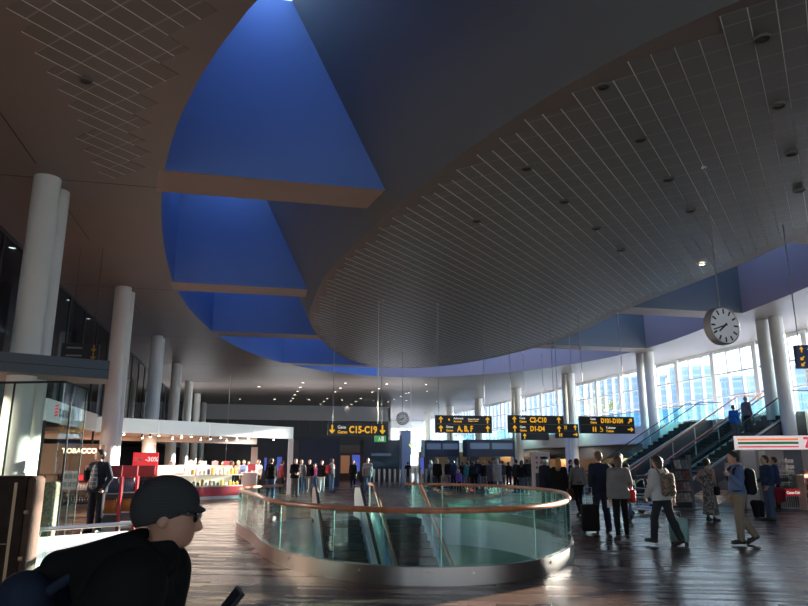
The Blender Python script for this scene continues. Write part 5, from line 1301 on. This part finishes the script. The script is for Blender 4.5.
h = W(J['elR']); handbag((h.x+.03, h.y+.04, h.z-.38), 'red handbag on the arm of the woman in the grey jacket', CL((.55,.03,.04), .5), .30, .26, .12, R(75), .18)
h = W(J['wrL']+J['hdL']*.13); tk_ = thing('travel_paper', 'white folded paper in the left hand of the grey jacket woman', 'paper', tuple(h)); obj('sheet', MB().box(h+Vector((.02,-.02,-.02)), (.13,.004,.16), R(-20)), mat('paper_white', (.75,.75,.74), .6), tk_)
person('man in a dark jacket with a pale scarf ahead of the grey jacket woman', ground(624, 521), VIEW, 1.84, WALK, ('jacket', CL((.03,.03,.035)), 'trousers', JEAN, 'short', HD))
t, J, W = person('woman with a dark ponytail in a grey top and black leggings', ground(580, 516), VIEW-8, 1.70, WALK2, ('shirt', CL((.24,.25,.26)), 'slim', BLK, 'pony', HD), fem=True)
handbag(W((-.3,.0,.55)), 'dark red bag carried by the ponytail woman', CL((.10,.05,.05)), .34, .26, .14, R(20), .2)
person('blond woman in a black coat standing by the rail of the well', ground(561, 518), VIEW+20, 1.74, STAND, ('coat', BLK, 'slim', BLK, 'long', HBL), fem=True)
t, J, W = person('uniformed man in a peaked cap standing by the white totem', ground(547, 515), 75, 1.78, STAND, ('jacket', CL((.02,.03,.05)), 'trousers', NAVY, 'short', HG))
def cap_on(t, J, m, brim=True):
    h, M = J['head'], J['Mh']; P = [('e', h((0,.005,1.70)), (.088,.112,.06), M, .01), ('e', h((0,.01,1.735)), (.115,.13,.03), M, .03), ('p', h((0,0,1.68)), h((0,0,1.52))-h((0,0,1.53)), 0)]
    q = sdf_mb(P, .01); q.v = [(a,b,c+J['dz']) for a,b,c in q.v]; obj('peaked_cap', q, m, t, local=True, label='dark peaked cap')
    P = [('e', h((0,.11,1.682)), (.07,.06,.012), M, .01)]; q = sdf_mb(P, .008); q.v = [(a,b,c+J['dz']) for a,b,c in q.v]; obj('peak', q, M_black, t, local=True)
cap_on(t, J, NAVY)
person('small dark haired man in a black waistcoat beyond the ponytail woman', seen(571.5, 29), 120, 1.74, FOLD, ('jacket', BLK, 'trousers', BLK, 'short', HD))
t, J, W = person('woman in a white blouse pulling a teal suitcase', ground(666, 546), VIEW-28, 1.72, pose(legL=((-.03,.38,-1),(-.01,.1,-1)), legR=((.03,-.25,-1),(.01,-.55,-1)), armR=((.22,-.25,-1),(.1,-.1,-1)), armL=((-.2,.1,-1),(.1,.6,-.7)), lean=5), ('blouse', CL((.5,.5,.5)), 'trousers', CL((.035,.04,.045)), 'bob', HD), fem=True, curl=.7)
h = W(J['wrR']+J['hdR']*.1); g_ = ground(680, 545); suitcase((g_.x, g_.y, 0), -R(20), 'teal hard shell suitcase behind the woman in the white blouse', mat('teal_shell', (.16,.34,.33), .35), .46, .35, .24, 0, .12)
cl_ = thing('folded_cloth', 'white cloth lying on top of the teal suitcase', 'cloth', (g_.x, g_.y, .52)); obj('cloth', sdf_mb([('e', V3(g_.x-.08,g_.y,.545), (.10,.07,.025), None, .02), ('e', V3(g_.x-.1,g_.y+.03,.56), (.05,.05,.03), None, .02)], .01), WHT, cl_)
backpack(W, 'brown floral bag hanging on the back of the woman in the white blouse', M_floral, .85, -.16, -.1)
t, J, W = person('woman in a long grey patterned dress standing at the kiosk', ground(712, 521), 70, 1.72, pose(armL=((-.55,-.35,-1),(.3,.8,-.5)), armR=((.16,.0,-1),(-.25,.5,-.9)), yaw=12), ('none', GREY, 'dress', M_dress, 'bun', HD), fem=True, skin=M_skin2)
handbag(W((.22,.05,.72)), 'small black bag beside the woman in the long dress', BLK, .26, .24, .1, R(30), .25)
t, J, W = person('man in a blue shirt and khaki trousers walking left with a phone', ground(744, 545), -78, 1.80, pose(legL=((-.03,.22,-1),(-.01,-.02,-1)), legR=((.03,-.10,-1),(.01,-.75,-1)), armL=((-.12,.2,-1),(.0,.8,.75)), armR=((.14,.0,-1),(-.05,.45,-1)), pitch=10), ('shirt', CL((.12,.19,.36)), 'trousers', KHA, 'thin', HD), belly=.05, curl=.8)
h = W(J['wrL']+J['hdL']*.12); phone(h+Vector((.0,-.0,.03)), 'lit phone held up by the man in the blue shirt', (.8,-.5,.1), lit=True)
backpack(W, 'black backpack worn by the man in the blue shirt', CL((.018,.022,.028)), 1.15)
obj('belt', (lambda q: (setattr(q, 'v', [(a,b,c+J['dz']) for a,b,c in q.v]), q)[1])(sdf_mb([('c', J['up']((-.06,.01,1.0)), J['up']((.06,.01,1.0)), .132, .132, .02), ('p', J['up']((0,0,1.015)), V3(0,0,1), 0), ('p', J['up']((0,0,.975)), V3(0,0,-1), 0)], .012)), M_black, t, local=True)
t, J, W = person('man in a dark blue sweater and jeans holding a red jacket', ground(772, 521), VIEW-100, 1.80, pose(armR=((.14,.0,-1),(-.1,.8,-.4)), armL=((-.14,.0,-1),(.1,.6,-.8)), yaw=10, legL=((-.08,.1,-1),(-.03,0,-1))), ('shirt', CL((.03,.06,.13)), 'trousers', JEAN, 'thin', HD), belly=.06)
def slung(c, label, m, sz=(.14,.1,.3), name='folded_jacket'):
    c = Vector(c); t = thing(name, label, 'jacket', (c.x, c.y, c.z-sz[2]))
    a = np.array(c); obj('cloth', sdf_mb([('c', a+V3(-sz[0]*.5,0,0), a+V3(sz[0]*.5,0,-.02), sz[1]*.7, sz[1]*.7, .05), ('c', a+V3(-sz[0]*.3,0,-.05), a+V3(-sz[0]*.15,.02,-sz[2]), sz[1]*.9, sz[1]*.6, .05), ('c', a+V3(sz[0]*.4,0,-.05), a+V3(sz[0]*.5,0,-sz[2]*.85), sz[1]*.9, sz[1]*.55, .05)], .014), m, t)
p = pt(779, 490, y=19.4); slung(p, 'dark red jacket held at the right side of the man in the blue sweater', CL((.22,.02,.035)), (.22,.13,.36))
p = pt(757, 503, y=18.6); slung(p, 'black coat draped in front of the man in the blue sweater', CL((.015,.017,.022)), (.26,.13,.42))
person('man in a blue coat half hidden behind the blue sweater man', seen(776, 21.3), VIEW-60, 1.80, STAND, ('jacket', CL((.03,.05,.14)), 'trousers', BLK, 'short', HD))
# ---- riders on the near escalator
xb = pt(735, 425, y=28.4).x
t, J, W = person('rider in a bright blue jacket on the escalator by the right column', (xb, 28.4, (xb-18.3)*S30+.12), 70, 1.70, STAND, ('jacket', CL((.02,.17,.55)), 'trousers', GREY, 'short', HB))
p = W((.05,.30,1.0)); handbag((p.x,p.y,p.z-.1), 'pale blue bag held in front of the rider in the blue jacket', CL((.35,.4,.5)), .3, .3, .12, R(40), .1)
person('grey haired rider standing just above the blue jacket on the escalator', (xb+.65, 28.3, (xb+.65-18.3)*S30+.12), 75, 1.72, STAND, ('jacket', CL((.12,.12,.13)), 'trousers', NAVY, 'short', HG))
# ---- man in the shop at the left
t, J, W = person('man in a dark jacket over a plaid shirt in the left shop', ground(93, 533), VIEW+188, 1.90, pose(armR=((.38,.1,-1),(-.3,.6,.7)), armL=((-.42,.05,-1),(.25,.4,-.8)), yaw=45), ('jacket', CL((.02,.024,.035)), 'trousers', CL((.02,.022,.03)), 'short', HD), belly=.08, curl=.8)
q = sdf_mb([('c', J['up']((-.0,.035,1.0)), J['up']((0,.04,1.36)), .122, .095, .04), ('p', J['up']((0,.10,1)), V3(0,-1,0), 0), ('p', J['up']((0,0,.9)), V3(0,0,-1), 0)], .012); q.v = [(a*1.0,b+.075,c+J['dz']) for a,b,c in q.v]
obj('shirt', q, M_plaid, t, local=True, label='grey plaid shirt')
# ---- middle distance group between the canopy post and the control gates
def far(px, y, face, h, ps, outfit, label, key, fem=False, skin=None, group=None):
    return person(label, seen(px, y), face, h, ps, outfit, key=key, cell=.022, fem=fem, skin=skin, group=group)
t, J, W = far(271, 33.5, VIEW-10, 1.80, STAND, ('jacket', BLK, 'trousers', JEAN, 'short', HB), 'man in a black top and jeans left of the canopy post', 'fs')
backpack(W, 'black backpack on the man left of the canopy post', BLK, 1.1)
far(281.5, 37.5, 60, 1.72, STAND, ('jacket', MAR, 'trousers', BLK, 'short', HD), 'person in a dark red top behind the canopy post', 'fs')
far(295, 34.5, 170, 1.80, FOLD, ('jacket', BLK, 'trousers', GREY, 'short', HB), 'man in a black jacket just right of the canopy post', 'ff')
far(301, 38.5, 200, 1.76, STAND, ('jacket', GREY, 'trousers', JEAN, 'short', HBL), 'person in a grey top behind the black jacket by the post', 'fs')
far(309, 40, 190, 1.76, WALK, ('jacket', BLK, 'trousers', GREY, 'short', HB), 'person in black walking left of the pink top', 'fw')
far(314.5, 41.5, 160, 1.55, STAND, ('shirt', CL((.55,.10,.28)), 'slim', JEAN, 'long', HB), 'small woman in a bright pink top in the middle group', 'fp', True)
far(321.5, 40, 205, 1.72, STAND, ('jacket', BLK, 'trousers', WHT, 'short', HBL), 'blond person in black top and pale trousers right of the pink top', 'fs')
t, J, W = far(331.5, 39.5, VIEW+60, 1.84, STAND, ('shirt', WHT, 'trousers', JEAN, 'short', HB), 'man in a white top and jeans with a red backpack', 'fh')
backpack(W, 'red backpack on the man in the white top', CL((.5,.05,.05)), .9)
far(353, 44, 190, 1.72, WALK2, ('coat', BLK, 'slim', BLK, 'long', HB), 'woman in a black coat in front of the brown shop front', 'fc', True)
far(367.5, 37.5, 195, 1.84, WALK, ('jacket', CL((.3,.28,.28)), 'trousers', JEAN, 'short', HB), 'man in a pale grey jacket walking towards the stair well', 'fw')
# ---- shop customers and staff behind the counters
for px, Y, c, hh, lab in ((170, 33.5, CL((.6,.35,.3)), HB, 'shop assistant in a pink top left of the lightbox'), (189, 37, BLK, HD, 'dark haired customer behind the left end of the lightbox'), (198, 38, NAVY, HD, 'customer in navy behind the lightbox'), (214, 37, BLK, HB, 'customer in black behind the orange poster'), (222, 38, GREY, HD, 'customer in grey behind the counter posters'), (231, 35.4, BLK, HD, 'customer in black behind the right end of the counter'), (237.5, 39, CL((.5,.2,.15)), HBL, 'fair haired customer in a rust top beyond the till'), (243, 38, CL((.15,.2,.35)), HB, 'customer in dull blue beyond the till'), (248, 40, CL((.3,.1,.1)), HD, 'customer in dark red beyond the till'), (258, 38, CL((.5,.5,.5)), HB, 'customer in a pale top right of the till')):
    h = on(px, 480, Y); person(lab, (h.x, h.y, 0), random.uniform(100, 260), random.uniform(1.66,1.8), STAND, ('shirt', c, 'trousers', BLK, 'short', hh), key='fs2', cell=.022)
# ---- the queue in front of the passport booths
t, J, W = far(437.5, 38, 195, 1.80, WALK2, ('jacket', BLK, 'trousers', CL((.03,.035,.05)), 'bald', HG), 'bald man in a black jacket walking towards the well from the gates', 'fb')
far(459, 36.5, 170, 1.25, STAND, ('jacket', CL((.16,.1,.4)), 'slim', BLK, 'long', HBL), 'small blond child in a purple jacket in the queue', 'fk', True)
qs = [(408, 52, BLK, HD, 'person in black beside the pale pier'), (431, 47, CL((.25,.27,.3)), HG, 'person in pale grey behind the bald man'), (448, 44, BLK, HG, 'grey haired person in black at the left end of the queue'), (453.5, 42, CL((.03,.035,.07)), HD, 'person in dark navy left of the purple child'), (457, 47, GREY, HG, 'grey haired person in grey behind the purple child'), (463, 45, BLK, HB, 'person in black just right of the purple child'), (467.5, 40, CL((.03,.20,.22)), HB, 'person in a teal jacket in the queue'), (472, 44, CL((.10,.06,.05)), HD, 'person in dark brown right of the teal jacket'), (474.5, 38.5, BLK, HB, 'person in black bending near the middle of the queue'), (478, 42, NAVY, HD, 'person in navy in the middle of the queue'), (484, 40, BLK, HBL, 'blond person in black right of the queue centre'), (490.5, 38, CL((.13,.12,.15)), HB, 'person in a long grey purple coat in the queue'), (494, 45, BLK, HD, 'dark haired person behind the long grey coat'), (497.5, 37.5, CL((.4,.4,.37)), HG, 'person in a pale jacket right of the long grey coat'), (503, 44, CL((.05,.05,.06)), HB, 'person in charcoal left of the far column'), (509, 45, BLK, HD, 'person in black standing before the far column'), (516.5, 36, CL((.03,.035,.04)), HD, 'man with a yellow collar in front of the far column'), (522, 35, BLK, HD, 'broad man in black right of the yellow collar'), (528, 36, CL((.03,.05,.05)), HB, 'person in dark green left of the white totem')]
for i, (px, y, c, hh, lab) in enumerate(qs):
    k = i % 4; ps_ = (STAND, WALK, FOLD, PHONE)[k]; tp = 'coat' if 'long' in lab else 'jacket'
    ps2 = pose(lean=38, pitch=-10) if 'bending' in lab else ps_
    far(px, y, random.choice((10, 25, -20, 40, 200)), random.uniform(1.66, 1.84), ps2, (tp, c, 'trousers', (BLK, JEAN, GREY, NAVY)[k], ('short','long','short','bob')[k], hh), lab, 'q%d' % (9 if 'bending' in lab else k), fem=k % 2 == 1)
# ---- the man in the knitted cap in the left foreground
ps = pose(legL=((-.03,.35,-1),(-.01,.05,-1)), legR=((.03,-.15,-1),(.01,-.45,-1)), armR=((.12,-.10,-1),(-.2,1,.5)), armL=((-.16,-.1,-1),(-.02,.3,-1)), lean=13, pitch=2, yaw=-6)
FACE = 101
_J = skel(ps); hc = _J['head']((0, 0, 1.66)); ht = _J['head']((0, .0, 1.78))[2]+_J['dz']
FGY = 2.42; s_ = 1.562/ht; P0 = pt(170, 473, y=FGY); off = Matrix.Rotation(-R(FACE), 3, 'Z') @ Vector((hc[0]*s_, hc[1]*s_, 0))
t, J, W = person('man in a grey knitted cap and black hooded jacket looking at his phone', (P0.x-off.x, P0.y-off.y, 0), FACE, s_*1.75, ps, ('jacket', CL((.009,.0098,.011), .9), 'trousers', BLK, 'bald', HD), skin=M_skin2, cell=.009, curl=.75)
h, M, dz = J['head'], J['Mh'], J['dz']
def wear(name, prims, cell, m, lab=None):
    q = sdf_mb(prims, cell); q.v = [(a,b,c+dz) for a,b,c in q.v]; return obj(name, q, m, t, local=True, label=lab)
wear('knitted_cap', [('e', h((0,-.004,1.682)), (.094,.118,.096), M, .02), ('e', h((0,-.045,1.64)), (.088,.082,.085), M, .04), ('p', h((0,.0,1.612)), h((0,.36,.62))-h((0,0,1.53)), 0)], .006, M_knit, 'dark grey knitted cap')
wear('cap_visor', [('c', h((-.045,.09,1.672)), h((.045,.09,1.672)), .014, .014, .01), ('e', h((0,.105,1.668)), (.072,.036,.012), M, .02)], .005, M_knit, 'short cap visor')
u = J['up']
wear('hood', [('c', u((-.075,-.08,1.46)), u((-.03,-.33,1.375)), .10, .05, .06), ('c', u((.075,-.08,1.46)), u((.03,-.33,1.375)), .10, .05, .06), ('c', u((-.10,-.12,1.36)), u((.10,-.12,1.36)), .10, .10, .06), ('c', u((-.10,-.04,1.47)), u((-.07,.07,1.47)), .05, .035, .05), ('c', u((.10,-.04,1.47)), u((.07,.07,1.47)), .05, .035, .05), ('-e', u((0,-.12,1.57)), (.06,.10,.05), None, .03)], .009, CL((.009,.0098,.011), .9), 'bunched black hood')
# one smooth shell over shoulders and upper back
wear('jacket_yoke', [('c', u((-.14,-.02,1.39)), u((.14,-.02,1.39)), .10, .10, .1), ('c', u((-.11,-.07,1.2)), u((.11,-.07,1.2)), .16, .16, .12), ('c', J['shR'], J['shR']+(J['elR']-J['shR'])*.6, .08, .074, .14), ('c', J['shL'], J['shL']+(J['elL']-J['shL'])*.6, .08, .074, .14), ('p', u((0,0,1.0)), V3(0,0,-1), 0)], .011, CL((.009,.0098,.011), .9))
wear('collar', [('c', u((-.05,.03,1.45)), u((.05,.03,1.45)), .06, .06, .03), ('c', u((0,-.01,1.45)), u((0,.01,1.535)), .076, .072, .03), ('p', u((0,0,1.545)), u((0,-.005,1.56))-u((0,0,1.545)), 0)], .008, CL((.007,.008,.009), .9))
gl = wear('sunglasses', [('e', h((-.036,.116,1.645)), (.030,.010,.022), M, .004), ('e', h((.036,.116,1.645)), (.030,.010,.022), M, .004), ('c', h((-.012,.122,1.65)), h((.012,.122,1.65)), .004, .004, .003), ('c', h((.066,.112,1.652)), h((.080,.0,1.648)), .0045, .004, .003), ('c', h((-.066,.112,1.652)), h((-.080,.0,1.648)), .0045, .004, .003)], .0035, mat('lens_black', (.008,.008,.01), .08), 'black wraparound sunglasses')
backpack(W, 'dark navy backpack worn by the man in the knitted cap', CL((.016,.024,.045), .7), 1.15, -.27)
hh = W(J['wrR']+J['hdR']*.125+V3(0,0,.012)); phone(hh+Vector((.015,0,.012)), 'black phone in the hand of the man in the knitted cap', (-.75,-.25,.6), up=(.6,0,.8))
# ------------------------------------------------------------------ daylight
W = bpy.data.worlds.new('sky'); bpy.context.scene.world = W; W.use_nodes = True; nt = W.node_tree
bg = nt.nodes['Background']; tc = nt.nodes.new('ShaderNodeTexCoord'); sx = nt.nodes.new('ShaderNodeSeparateXYZ')
nt.links.new(tc.outputs['Generated'], sx.inputs[0]); rp = nt.nodes.new('ShaderNodeValToRGB'); nt.links.new(sx.outputs['Z'], rp.inputs[0])
e = rp.color_ramp.elements; e[0].position = 0; e[0].color = (.86,.93,1,1); e[1].position = .9; e[1].color = (.09,.26,.8,1)
n_ = e.new(.25); n_.color = (.7,.85,1,1)
nt.links.new(rp.outputs[0], bg.inputs[0]); bg.inputs[1].default_value = 5
SE, SD = R(9.3), R(27.7)
sun = bpy.data.objects.new('sun', bpy.data.lights.new('sun', 'SUN')); C.objects.link(sun)
sdir = Vector((math.cos(SE)*math.cos(SD), math.cos(SE)*math.sin(SD), math.sin(SE)))
sun.rotation_euler = sdir.to_track_quat('Z', 'Y').to_euler(); sun.data.energy = 45; sun.data.angle = R(.6); sun.data.color = (1,.86,.72)
sun.location = (60, 40, 20)
sc = bpy.context.scene
sc.view_settings.view_transform = 'Standard'; sc.view_settings.look = 'None'; sc.view_settings.gamma = 1; sc.view_settings.exposure = .22
try:
    sc.cycles.use_denoising = True; sc.cycles.max_bounces = 7; sc.cycles.diffuse_bounces = 4; sc.cycles.glossy_bounces = 4; sc.cycles.transparent_max_bounces = 24; sc.cycles.transmission_bounces = 4
    sc.cycles.sample_clamp_indirect = 6; sc.cycles.caustics_reflective = False; sc.cycles.caustics_refractive = False
except Exception: pass
